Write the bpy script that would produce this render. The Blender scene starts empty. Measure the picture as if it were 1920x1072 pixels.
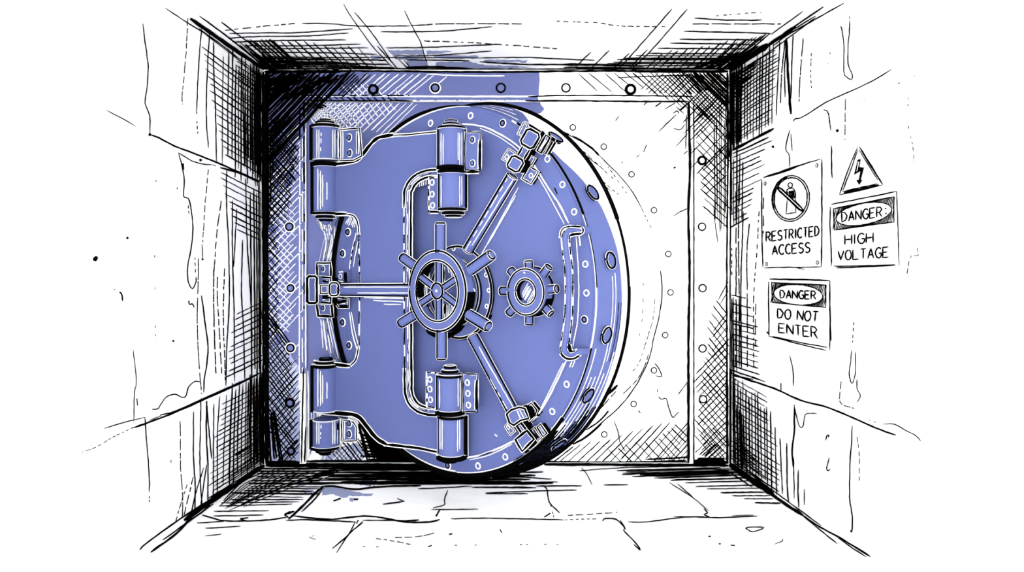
import bpy, math, random
from mathutils import Vector
from mathutils.geometry import tessellate_polygon
random.seed(7)
SC = bpy.context.scene
COL = SC.collection
F, CX, CY = 1300.0, 931.0, 487.0          # focal length and vanishing point for a 1920x1072 frame
EYE = Vector((0, 0, 1.553))
K = 3.0 / 740.0
D = F * K                                  # distance from the eye to the steel frame of the far wall

# ------------------------------------------------------------------ materials
def mat(name, rgb, rough=1.0, var=0.0, scale=6.0):
    m = bpy.data.materials.new(name); m.use_nodes = True
    nt = m.node_tree; b = nt.nodes['Principled BSDF']
    b.inputs['Roughness'].default_value = rough
    b.inputs['Specular IOR Level'].default_value = 0.0
    b.inputs['Base Color'].default_value = (*rgb, 1)
    if var:
        tc = nt.nodes.new('ShaderNodeTexCoord'); n = nt.nodes.new('ShaderNodeTexNoise'); r = nt.nodes.new('ShaderNodeValToRGB')
        n.inputs['Scale'].default_value = scale; n.inputs['Detail'].default_value = 4
        r.color_ramp.elements[0].color = (*[c * (1 - var) for c in rgb], 1)
        r.color_ramp.elements[1].color = (*[min(1, c * (1 + var)) for c in rgb], 1)
        nt.links.new(tc.outputs['Object'], n.inputs['Vector']); nt.links.new(n.outputs['Fac'], r.inputs['Fac'])
        nt.links.new(r.outputs['Color'], b.inputs['Base Color'])
    return m
BLUE = (0.069, 0.0853, 0.2065)
M_PLASTER = mat('white_plaster', (.93, .93, .93), var=.02, scale=3)
M_WHITE = mat('white_paint', (.72, .72, .72))
M_INK = mat('black_ink', (.0012, .0012, .0012))  # outlines, lettering and drawn-in shade
M_BLUE = mat('blue_steel_paint', BLUE, var=.03, scale=2.5)
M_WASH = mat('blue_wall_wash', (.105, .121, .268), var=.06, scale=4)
M_PALE = mat('pale_blue_wash', (.27, .30, .46), var=.15, scale=14)
MATS = [M_BLUE, M_INK, M_WHITE, M_WASH, M_PLASTER, M_PALE]
IDX = {'b': 0, 'k': 1, 'w': 2, 's': 3, 'p': 4, 'l': 5}
EPS = {'s': .0012, 'l': .0012, 'w': .0024, 'h': .0020, 'k': .0034, 'b': .0028}

# ------------------------------------------------------------------ surfaces: a pixel of the frame -> the point of a real surface it looks at
def ray(px, py): return Vector(((px - CX) / F, 1.0, (CY - py) / F))
RADS = math.radians
def proj(p):
    q = p - EYE
    return (CX + F * q.x / q.y, CY - F * q.z / q.y)
class Plane:
    def __init__(s, p0, n): s.p0, s.n = Vector(p0), Vector(n).normalized()
    def hit(s, px, py, off=0.0):
        d = ray(px, py); den = d.dot(s.n)
        if abs(den) < 1e-6: return None
        t = (s.p0 + s.n * off - EYE).dot(s.n) / den
        return EYE + d * t if t > 0 else None
class Cyl:
    def __init__(s, a, b, r):
        s.a, s.b, s.r = Vector(a), Vector(b), r; s.ax = (s.b - s.a).normalized()
    def hit(s, px, py, off=0.0):
        d = ray(px, py); o = EYE - s.a
        d2 = d - s.ax * d.dot(s.ax); o2 = o - s.ax * o.dot(s.ax); r = s.r + off
        A, B, C = d2.dot(d2), 2 * d2.dot(o2), o2.dot(o2) - r * r
        q = B * B - 4 * A * C
        return EYE + d * ((-B - math.sqrt(q)) / (2 * A)) if q > 0 else None
YB, YH = D + .05, D + .08                  # inner wall behind the frame, bottom of the round opening
S_F = Plane((0, D, 0), (0, -1, 0)); S_B = Plane((0, YB, 0), (0, -1, 0)); S_H = Plane((0, YH, 0), (0, -1, 0)); S_RING = Plane((0, YB - .006, 0), (0, -1, 0))
CL, CR, CT, CBOT = 495.0, 1368.0, 130.0, 870.0
XL, XR = (CL - CX) * K, (CR - CX) * K
ZC = EYE.z + (CY - CT) * K
DL, DR = Vector((94, 1300, 0)).normalized(), Vector((-155, 1300, 0)).normalized()
S_L = Plane((XL, D, 0), (DL.y, -DL.x, 0)); S_R = Plane((XR, D, 0), (-DR.y, DR.x, 0))
S_FL = Plane((0, 0, 0), (0, 0, 1)); S_CE = Plane((0, 0, ZC), (0, 0, -1))
HX, HY, HR = 920.0, 541.0, 317.0           # round opening
class Back:
    def pick(s, px, py):
        if px < 565 or px > 1299 or py < 184: return S_F
        x, y = px, py
        q = math.hypot(x - HX, y - HY)
        return S_H if q < HR - 1 else S_RING if q < HR * 1.027 else S_B
    def hit(s, px, py, off=0.0):
        if not (CL - 2 < px < CR + 2 and CT - 1 < py < CBOT + 3): return None
        return s.pick(px, py).hit(px, py, off)
S_BK = Back()
# the round door stands ajar
TH = math.radians(40.768)
DC = Vector((-0.33559, 4.3, EYE.z - 0.18307)); RD = 1.1208; TD = .235; RB = RD * 1.045
DU = Vector((math.cos(TH), -math.sin(TH), 0)); DV = Vector((0, 0, 1)); DN = Vector((-math.sin(TH), -math.cos(TH), 0))
def SD(w): return Plane(DC + DN * w, DN)
def Dp(px, py, w): return SD(w).hit(px, py)
def dpx(p, r_px): return r_px * (p - EYE).y / F      # pixels -> metres at the depth of p

# ------------------------------------------------------------------ mesh builder
class MB:
    def __init__(s): s.v, s.f, s.m = [], [], []
    def add(s, vs, fs, m):
        o = len(s.v); s.v += [Vector(v) for v in vs]
        for f in fs: s.f.append([i + o for i in f]); s.m.append(IDX[m])
    def build(s, name, parent=None, origin=None):
        me = bpy.data.meshes.new(name)
        if origin is None:
            lo = [min(v[i] for v in s.v) for i in range(3)]; hi = [max(v[i] for v in s.v) for i in range(3)]
            origin = Vector([(a + b) / 2 for a, b in zip(lo, hi)])
        used = sorted(set(s.m)); rm = {u: i for i, u in enumerate(used)}
        me.from_pydata([v - origin for v in s.v], [], s.f)
        for u in used: me.materials.append(MATS[u])
        me.polygons.foreach_set('material_index', [rm[i] for i in s.m])
        me.update()
        o = bpy.data.objects.new(name, me); COL.objects.link(o)
        if parent is not None:
            o.parent = parent; o.location = origin - WORLD[parent.name]
        else: o.location = origin
        WORLD[o.name] = origin.copy()
        return o
WORLD = {}
def tag(o, label=None, cat=None, group=None, kind=None):
    if label: o['label'] = label
    if cat: o['category'] = cat
    if group: o['group'] = group
    if kind: o['kind'] = kind
    return o
def empty(name, loc, label, cat, group=None, kind='thing'):
    o = bpy.data.objects.new(name, None); COL.objects.link(o); o.location = loc; o.empty_display_size = .1
    WORLD[o.name] = Vector(loc)
    return tag(o, label, cat, group, kind)

# ------------------------------------------------------------------ ink strokes lying on surfaces
def spline(pts, step=9.0, smooth=True):
    if len(pts) == 1: return pts
    out = []
    n = len(pts)
    for i in range(n - 1):
        p1, p2 = pts[i], pts[i + 1]
        L = math.hypot(p2[0] - p1[0], p2[1] - p1[1]); k = max(1, int(L / step))
        if smooth and n > 2:
            p0 = pts[i - 1] if i else (2 * p1[0] - p2[0], 2 * p1[1] - p2[1])
            p3 = pts[i + 2] if i + 2 < n else (2 * p2[0] - p1[0], 2 * p2[1] - p1[1])
            k = max(k, 3)
            for j in range(k):
                t = j / k
                out.append(tuple(.5 * (2 * p1[c] + (p2[c] - p0[c]) * t + (2 * p0[c] - 5 * p1[c] + 4 * p2[c] - p3[c]) * t * t + (3 * p1[c] - p0[c] - 3 * p2[c] + p3[c]) * t ** 3) for c in (0, 1)))
        else:
            for j in range(k):
                t = j / k; out.append((p1[0] + (p2[0] - p1[0]) * t, p1[1] + (p2[1] - p1[1]) * t))
    out.append(tuple(pts[-1]))
    return out
def ribbon(mb, S, pts, w, c, off, closed=False, taper=True, var=.18):
    n = len(pts); L, R = [], []
    for i in range(n):
        a = pts[i - 1] if (i or closed) else pts[i]; b = pts[(i + 1) % n] if (i + 1 < n or closed) else pts[i]
        dx, dy = b[0] - a[0], b[1] - a[1]; l = math.hypot(dx, dy) or 1
        nx, ny = -dy / l, dx / l
        h = w / 2 * (1 + random.uniform(-var, var))
        if taper and not closed and n > 2 and i in (0, n - 1): h *= .55
        x, y = pts[i]
        L.append(S.hit(x + nx * h, y + ny * h, off)); R.append(S.hit(x - nx * h, y - ny * h, off))
    ok = [l is not None and r is not None for l, r in zip(L, R)]
    for i in range(n if closed else n - 1):
        j = (i + 1) % n
        if not (ok[i] and ok[j]): continue
        if (L[i] - L[j]).length > 1.2: continue
        if isinstance(S, Back) and S.pick(*pts[i]) is not S.pick(*pts[j]) and (L[i] - L[j]).length > .25: continue
        mb.add([L[i], R[i], R[j], L[j]], [(0, 1, 2, 3)], c)
def ink(mb, S, pts, w=2.0, c='k', halo=0.0, smooth=True, closed=False, wob=.35, dash=None, step=9.0, var=.18):
    if closed and smooth: pts = list(pts) + [pts[0]]
    p = spline(list(pts) + ([pts[0]] if closed and not smooth else []), step, smooth)
    if closed: p = p[:-1]
    if wob: p = [(x + random.uniform(-wob, wob), y + random.uniform(-wob, wob)) for x, y in p]
    if dash:
        on, offn = dash; q = []; i = 0
        fine = spline(p, 2.0, False); acc = 0; seg = []; pen = True; lim = on
        for a, b in zip(fine, fine[1:]):
            acc += math.hypot(b[0] - a[0], b[1] - a[1])
            if pen: seg.append(a)
            if acc > lim:
                if pen and len(seg) > 1: q.append(seg + [b])
                pen = not pen; seg = []; acc = 0; lim = (on if pen else offn) * random.uniform(.4, 1.6)
        if pen and len(seg) > 1: q.append(seg)
        for s_ in q: ribbon(mb, S, s_, w, c, EPS[c], False, False, var)
        return
    if halo: ribbon(mb, S, p, w + 2 * halo, 'w', EPS['h'], closed, False, var * .5)
    ribbon(mb, S, p, w, c, EPS[c], closed, True, var)
def fill(mb, S, poly, c, off=None):
    tri = tessellate_polygon([[Vector((x, y, 0)) for x, y in poly]])
    vs = [S.hit(x, y, EPS[c] if off is None else off) for x, y in poly]
    if any(v is None for v in vs): return
    mb.add(vs, [tuple(t) for t in tri], c)
def ragged(poly, step=10, amp=2.0):
    p = spline(list(poly) + [poly[0]], step, False)[:-1]
    return [(x + random.uniform(-amp, amp), y + random.uniform(-amp, amp)) for x, y in p]
def lerp(a, b, t): return (a[0] + (b[0] - a[0]) * t, a[1] + (b[1] - a[1]) * t)
def along(pl, t):
    L = [math.hypot(b[0] - a[0], b[1] - a[1]) for a, b in zip(pl, pl[1:])]; s = t * sum(L)
    for (a, b), l in zip(zip(pl, pl[1:]), L):
        if s <= l or (a, b) == (pl[-2], pl[-1]): return lerp(a, b, min(1, s / (l or 1)))
        s -= l
def hatch(mb, S, A, B, n, w=1.8, c='k', ease=1.0, j=2.0, ends=.08, mid=None, drop=0.0, wvar=.3, dash=None, halo=0):
    """n strokes running like A at the start and like B at the end"""
    m = 5
    a = [along(A, i / (m - 1)) for i in range(m)]; b = [along(B, i / (m - 1)) for i in range(m)]
    q = [along(mid, i / (m - 1)) for i in range(m)] if mid else None
    for i in range(n):
        t = (i / max(1, n - 1)) ** ease
        if random.random() < drop: continue
        if q: st = [lerp(a[k], q[k], t * 2) if t < .5 else lerp(q[k], b[k], t * 2 - 1) for k in range(m)]
        else: st = [lerp(a[k], b[k], t) for k in range(m)]
        dx, dy = random.uniform(-j, j), random.uniform(-j, j)
        e0, e1 = random.uniform(-ends, ends), random.uniform(-ends, ends)
        s0, s1 = st[0], st[-1]
        st = [(x + dx, y + dy) for x, y in st]
        st[0] = (st[0][0] + (s0[0] - s1[0]) * e0, st[0][1] + (s0[1] - s1[1]) * e0)
        st[-1] = (st[-1][0] + (s1[0] - s0[0]) * e1, st[-1][1] + (s1[1] - s0[1]) * e1)
        ink(mb, S, st, w * random.uniform(1 - wvar, 1 + wvar), c, dash=dash, step=14, halo=halo)
def strokes(mb, S, rows, c='k', halo=0.0):
    for r in rows:
        w, pts = r[0], r[1]; kw = r[2] if len(r) > 2 else {}
        ink(mb, S, pts, w, c, **{'halo': halo, **kw})
def ell(cx, cy, rx, ry, n=20, rot=0.0, a0=0.0, a1=2 * math.pi, shear=0.0):
    out = []
    for i in range(n):
        a = a0 + (a1 - a0) * i / (n if abs(a1 - a0 - 2 * math.pi) < 1e-6 else n - 1)
        x, y = rx * math.cos(a), ry * math.sin(a)
        X, Y = x * math.cos(rot) - y * math.sin(rot), x * math.sin(rot) + y * math.cos(rot)
        out.append((cx + X, cy + Y + shear * X))
    return out
def dot(mb, S, x, y, r, c='k'): fill(mb, S, [(a + random.uniform(-.15, .15) * r, b + random.uniform(-.15, .15) * r) for a, b in ell(x, y, r, r, 9)], c)

# ------------------------------------------------------------------ solids
def frame(ax):
    ax = ax.normalized(); u = ax.cross(Vector((0, 0, 1)))
    if u.length < .1: u = ax.cross(Vector((0, 1, 0)))
    u.normalize(); return u, ax.cross(u).normalized(), ax
def tube(mb, pts, r, c, closed=False, ns=5):
    n = len(pts); rr = r if isinstance(r, list) else [r] * n; vs, fs = [], []; prev = None
    for i in range(n):
        a = pts[i - 1] if (i or closed) else pts[i]; b = pts[(i + 1) % n] if (i + 1 < n or closed) else pts[i]
        t = (b - a).normalized()
        if prev is None: u, _, _ = frame(t)
        else:
            u = prev - t * prev.dot(t); u.normalize()
        prev = u; v = t.cross(u)
        vs += [pts[i] + (u * math.cos(2 * math.pi * k / ns) + v * math.sin(2 * math.pi * k / ns)) * rr[i] for k in range(ns)]
    for i in range(n if closed else n - 1):
        j = (i + 1) % n
        fs += [(i * ns + k, i * ns + (k + 1) % ns, j * ns + (k + 1) % ns, j * ns + k) for k in range(ns)]
    if not closed: fs += [tuple(range(ns))[::-1], tuple((n - 1) * ns + k for k in range(ns))]
    mb.add(vs, fs, c)
def line3(mb, pts, wpx, halo=1.3, closed=False, c='k'):
    """an inked edge along a real edge: black bead, set on a slightly wider white one"""
    p0 = pts[0]; r = dpx(p0, (wpx * 1.15 + .4) / 2)
    if halo:
        rh = r + dpx(p0, halo * .75)
        tube(mb, [p + Vector((0, .0015, 0)) for p in pts], rh, 'w', closed)
        tube(mb, [p - Vector((0, rh + .001, 0)) for p in pts], r, c, closed)
    else: tube(mb, pts, r, c, closed)
def lathe(mb, a, ax, prof, c, ns=40, cap0=True, cap1=True):
    """prof: (distance along the axis, radius)"""
    u, v, ax = frame(ax); vs, fs = [], []
    for h, r in prof: vs += [a + ax * h + (u * math.cos(2 * math.pi * k / ns) + v * math.sin(2 * math.pi * k / ns)) * r for k in range(ns)]
    for i in range(len(prof) - 1): fs += [(i * ns + k, i * ns + (k + 1) % ns, (i + 1) * ns + (k + 1) % ns, (i + 1) * ns + k) for k in range(ns)]
    if cap0: fs.append(tuple(range(ns))[::-1])
    if cap1: fs.append(tuple((len(prof) - 1) * ns + k for k in range(ns)))
    mb.add(vs, fs, c)
def circle3(a, ax, r, n=48, a0=0, a1=2 * math.pi):
    u, v, ax = frame(ax); full = abs(a1 - a0 - 2 * math.pi) < 1e-6
    return [a + (u * math.cos(a0 + (a1 - a0) * k / (n if full else n - 1)) + v * math.sin(a0 + (a1 - a0) * k / (n if full else n - 1))) * r for k in range(n)]
def cylinder(mb, a, b, r, c='b', wpx=2.5, halo=1.3, ends=(1, 1), sides=(1, 1), bev=.12, ns=28):
    ax = b - a; L = ax.length; bv = r * bev
    lathe(mb, a, ax, [(0, r - bv), (bv, r), (L - bv, r), (L, r - bv)], c, ns)
    if wpx <= 0: return Cyl(a, b, r)
    axn = ax.normalized()
    if ends[0]: line3(mb, circle3(a + axn * bv * .5, ax, r, 30), wpx * ends[0], halo, True)
    if ends[1]: line3(mb, circle3(b - axn * bv * .5, ax, r, 30), wpx * ends[1], halo, True)
    m = (a + b) / 2; d = EYE - m; d = d - axn * d.dot(axn); l = d.length; d.normalize(); e = axn.cross(d)
    be = math.acos(min(1, r / l))
    for s, k in ((1, sides[0]), (-1, sides[1])):
        if k:
            q = (d * math.cos(be) + e * s * math.sin(be)) * r
            line3(mb, [a + q, a + q + ax * .33, a + q + ax * .66, b + q], wpx * k, halo)
    return Cyl(a, b, r)
def prism(mb, poly, S, w0, w1, c='b', wpx=2.5, halo=1.3, base=0.0, smooth=False, step=12, dash=None, side=None):
    """a plate: pixel outline of its front face on plane S at height w1, extruded down to w0 along the plane's normal"""
    p = spline(list(poly) + [poly[0]], step, smooth)[:-1] if smooth else list(poly)
    top = [S.hit(x, y, w1) for x, y in p]; bot = [v - S.n * (w1 - w0) for v in top]; n = len(p)
    mb.add(top + bot, [(i, (i + 1) % n, n + (i + 1) % n, n + i) for i in range(n)], side or c)
    tri = tessellate_polygon([[Vector((x, y, 0)) for x, y in p]])
    mb.add(top, [tuple(t) for t in tri], c)
    mb.add(bot, [tuple(t)[::-1] for t in tri], c)
    P1 = Plane(S.p0 + S.n * w1, S.n); P0 = Plane(S.p0 + S.n * w0, S.n)
    if wpx: ink(mb, P1, p, wpx, 'k', halo=halo, closed=True, smooth=False, wob=.3, dash=dash)
    if base: ink(mb, P0, [proj(v) for v in bot], base, 'k', halo=halo, closed=True, smooth=False, wob=.2)
    return P1
def rquad(cx, cy, L, W, d, ch=0.0):
    """rotated rectangle in the plane: length L along direction d, width W; ch = corner chamfer"""
    l = math.hypot(*d); e = (d[0] / l, d[1] / l); p = (-e[1], e[0]); h, k = L / 2, W / 2
    pts = [(-h, -k), (h, -k), (h, k), (-h, k)] if not ch else [(-h + ch, -k), (h - ch, -k), (h, -k + ch), (h, k - ch), (h - ch, k), (-h + ch, k), (-h, k - ch), (-h, -k + ch)]
    return [(cx + e[0] * a + p[0] * b, cy + e[1] * a + p[1] * b) for a, b in pts]
_stud = {}
def stud(name, parent, pos, n, r, style='w', body='b', h=.4, ring=.3):
    """a small domed rivet or bolt with an inked rim; copies share one mesh per style"""
    key = (style, body, h, ring)
    if key not in _stud:
        mb = MB(); z = Vector((0, 0, 1)); o = Vector((0, 0, 0))
        lathe(mb, o, z, [(-.4, .8), (0, .8), (h * .6, .72), (h, .4)], body, 16)
        for R, c, e in style_rings(style, ring): 
            tube(mb, [p + z * e for p in circle3(o, z, R, 18)], {'w': ring, 'k': ring}[c] * .8, c, True, 6)
        me = bpy.data.meshes.new(name)
        used = sorted(set(mb.m)); rm = {u: i for i, u in enumerate(used)}
        me.from_pydata(mb.v, [], mb.f)
        for u in used: me.materials.append(MATS[u])
        me.polygons.foreach_set('material_index', [rm[i] for i in mb.m]); me.update()
        _stud[key] = me
    o = bpy.data.objects.new(name, _stud[key]); COL.objects.link(o)
    o.parent = parent; o.location = pos - WORLD[parent.name]
    o.rotation_mode = 'QUATERNION'; o.rotation_quaternion = Vector((0, 0, 1)).rotation_difference(n)
    o.scale = (r, r, r); WORLD[o.name] = Vector(pos)
    return o
def style_rings(style, ring):
    if style == 'w': return [(.9, 'w', 0.15)]
    if style == 'k': return [(.9, 'k', 0.15)]
    return [(1.15, 'w', 0.02), (.85, 'k', .25)]          # 'wk'

# ================================================================== THE ROOM
Y0 = -1.6
def at_y(side, y):
    d, x = (DL, XL) if side == 'l' else (DR, XR)
    return x + d.x / d.y * (y - D)
YE = D + .6
def slab(mb, quad, n, th=.12):
    v = [Vector(p) for p in quad]; n = Vector(n).normalized()
    b = [p - n * th for p in v]
    mb.add(v + b, [(0, 1, 2, 3), (7, 6, 5, 4)] + [(i, 4 + i, 4 + (i + 1) % 4, (i + 1) % 4) for i in range(4)], 'p')
EDGE_BL = [(8, [(496, 872), (440, 910), (380, 951), (345, 975)]), (4, [(360, 968), (330, 1000), (282, 1035)]), (3, [(400, 944), (305, 1012)]), (3, [(262, 1030), (275, 1018), (330, 978), (400, 932), (440, 903)])]
EDGE_BR = [(11, [(1368, 870), (1400, 893), (1450, 926)]), (6, [(1440, 921), (1475, 946), (1505, 965)]), (3.2, [(1500, 962), (1530, 983), (1575, 1008), (1632, 1043)]), (2.2, [(1376, 866), (1450, 920), (1505, 960), (1540, 985)]), (2.2, [(1507, 968), (1570, 1019)]), (2, [(1572, 1008), (1600, 1028), (1625, 1044)]), (2.4, [(1367, 884), (1410, 913)])]
EDGE_TL = [(7, [(495, 130), (440, 93), (400, 65), (357, 35)]), (2.4, [(374, 30), (430, 72), (490, 120)]), (2, [(415, 42), (475, 86)]), (2, [(310, 15), (340, 35), (375, 57), (400, 72)])]
EDGE_TR = [(12, [(1364, 134), (1400, 110), (1440, 84)]), (6, [(1436, 88), (1474, 62), (1492, 50)]), (3, [(1470, 64), (1500, 43), (1544, 13)]), (2.4, [(1450, 86), (1474, 67), (1520, 41), (1582, 6)]), (2.2, [(1446, 65), (1506, 21)]), (2, [(1420, 100), (1480, 60), (1530, 30)])]
# ---- floor
mb = MB()
slab(mb, [(at_y('l', Y0), Y0, 0), (at_y('r', Y0), Y0, 0), (at_y('r', YE), YE, 0), (at_y('l', YE), YE, 0)], (0, 0, 1))
S = S_FL
# blue wash drips on the flagstones
for poly in ([(602, 914), (640, 912), (662, 922), (700, 926), (698, 930), (655, 929), (648, 934), (625, 926), (604, 928)], [(664, 901), (700, 899), (716, 904), (690, 910), (662, 907)],
             [(568, 918), (588, 918), (590, 923), (570, 924)], [(655, 932), (664, 934), (662, 941), (656, 939)], [(560, 905), (572, 904), (574, 910), (562, 911)]):
    fill(mb, S, ragged(poly, 6, 1.5), 'l')
hatch(mb, S, [(498, 874), (640, 873)], [(449, 924), (588, 926)], 12, 2.6, j=1.5, ends=.12)  # shade along the left floor edge, drawn as hatching
hatch(mb, S, [(449, 924), (588, 926)], [(412, 947), (542, 944)], 5, 2.0, j=1, ends=.06)
hatch(mb, S, [(600, 876), (760, 875)], [(590, 906), (720, 905)], 8, 3.0, j=2, ends=.2)
hatch(mb, S, [(503, 880), (450, 906), (415, 942)], [(650, 884), (540, 915), (447, 953)], 13, 1.8, ease=1.1, j=1.5)
hatch(mb, S, [(640, 877), (860, 878)], [(660, 906), (1010, 905)], 10, 3.2, j=2.5, ends=.14)  # shadow under the door, inked on the floor in dense rows
hatch(mb, S, [(690, 884), (960, 886)], [(720, 904), (940, 902)], 6, 4.2, j=2.5, ends=.12)
hatch(mb, S, [(800, 890), (1020, 886)], [(880, 912), (1000, 913)], 6, 2.6, j=2, ends=.1)
strokes(mb, S, [
    (2, [(401, 958), (504, 957)]), (2, [(400, 967), (450, 966), (494, 965)]), (2.6, [(379, 965), (400, 971), (423, 976), (469, 976), (505, 974), (537, 969)]),
    (2, [(369, 980), (420, 977)]), (2, [(385, 990), (420, 988), (451, 986)]), (1.8, [(384, 1004), (415, 1001)]), (2.4, [(450, 972), (466, 970)]), (2.2, [(451, 973), (466, 977)]),
    (4.5, [(606, 912), (587, 928), (571, 945), (541, 973)]), (2.6, [(604, 918), (586, 940), (565, 959)]), (4.5, [(533, 964), (552, 958)]), (3, [(533, 964), (541, 970)]),
    (3.2, [(602, 912), (625, 911), (662, 917), (695, 914), (730, 911), (790, 910)]),
    (2.4, [(535, 975), (578, 974), (667, 978)]), (3, [(552, 967), (613, 973), (650, 970), (692, 967), (727, 972), (760, 978), (805, 978), (825, 973)]), (3, [(727, 974), (760, 976), (786, 974)]), (2.2, [(680, 975), (750, 975)]),
    (2.0, [(845, 972), (919, 971), (1058, 974)]), (2.6, [(666, 978), (653, 1002), (623, 1028)]), (2.2, [(681, 979), (655, 1000), (631, 1036)]), (2, [(672, 974), (668, 981)]), (1.8, [(680, 977), (663, 993)]),
    (2.4, [(718, 945), (740, 942), (758, 940), (745, 934)], dict(smooth=False)), (3, [(663, 936), (672, 936)]), (2.4, [(625, 939), (639, 934)]), (1.8, [(700, 893), (692, 913)]), (1.8, [(708, 893), (700, 912)]),
    (2.0, [(840, 918), (833, 937), (833, 946), (812, 952)]), (2.6, [(825, 954), (817, 968)]), (1.8, [(809, 955), (896, 954)]),
    (2.2, [(1019, 909), (1026, 918), (1030, 941), (1050, 961)]), (1.6, [(1032, 945), (1039, 972)], dict(dash=(3, 3))), (2.2, [(1020, 969), (1032, 962)]),
    (2.2, [(922, 896), (980, 894), (1034, 898)]), (2.2, [(880, 906), (960, 904), (1046, 903)]), (2.2, [(884, 913), (993, 913)]), (2.4, [(1006, 911), (1091, 910)]), (2.0, [(910, 924), (980, 921), (1081, 918)]), (2.0, [(912, 925), (990, 925)]), (2.2, [(784, 916), (884, 911)]),
    (1.6, [(705, 1009), (740, 1014), (772, 1021)], dict(dash=(9, 3))), (1.6, [(740, 1007), (780, 1006), (814, 999)], dict(dash=(12, 3))), (2.4, [(842, 1001), (848, 1000)]), (2.4, [(802, 1024), (810, 1022)]), (2, [(937, 992), (941, 998)]),
    (1.5, [(830, 1022), (1050, 1020)], dict(dash=(2, 14))), (1.5, [(670, 1024), (740, 1025)], dict(dash=(2, 10))), (2.2, [(590, 1003), (579, 1007), (592, 1011)], dict(smooth=False)),
    (1.6, [(1086, 882), (1180, 876), (1366, 872)]), (1.5, [(1090, 876), (1100, 888), (1110, 908)]), (2, [(1132, 909), (1178, 908)]), (1.6, [(1255, 904), (1300, 933), (1330, 958)]), (1.8, [(1270, 906), (1300, 932)]), (2.2, [(1319, 952), (1327, 961), (1320, 964), (1331, 969)]),
    (2.2, [(1178, 978), (1212, 978), (1284, 969), (1350, 970), (1420, 967)]), (1.6, [(1262, 968), (1320, 968)]), (1.6, [(1372, 966), (1414, 965)]),
    (2.4, [(1130, 977), (1134, 972), (1155, 973), (1166, 983), (1173, 992)]), (2.4, [(1163, 975), (1172, 990), (1170, 995), (1191, 1016), (1201, 1031), (1188, 1020)]),
    (2, [(1398, 990), (1403, 988), (1433, 988), (1412, 996)], dict(closed=True)), (1.6, [(1452, 1020), (1466, 1014), (1468, 1010)]), (2.4, [(1328, 1005), (1333, 1005)]), (2.4, [(1347, 1019), (1352, 1019)]), (2.2, [(1370, 1021), (1378, 1022)]),
    (1.4, [(1065, 966), (1160, 960)], dict(dash=(8, 5))), (1.4, [(1060, 974), (1120, 972)], dict(dash=(4, 3)))])
hatch(mb, S, [(1140, 883), (1368, 877)], [(1240, 897), (1385, 891)], 9, 2.2, j=1, ends=.12)  # floor shade at the right corner, in ink rows
hatch(mb, S, [(1260, 899), (1398, 895)], [(1417, 941), (1462, 942)], 8, 2.2, j=1, ends=.04)
strokes(mb, S, EDGE_BL + EDGE_BR + [(8, [(498, 871), (640, 872), (800, 873), (900, 876)]), (5, [(1020, 870), (1200, 871), (1366, 872)]), (3, [(880, 876), (940, 875)])])
floor = tag(mb.build('floor', origin=Vector((0, 2, 0))), kind='structure')

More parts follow.
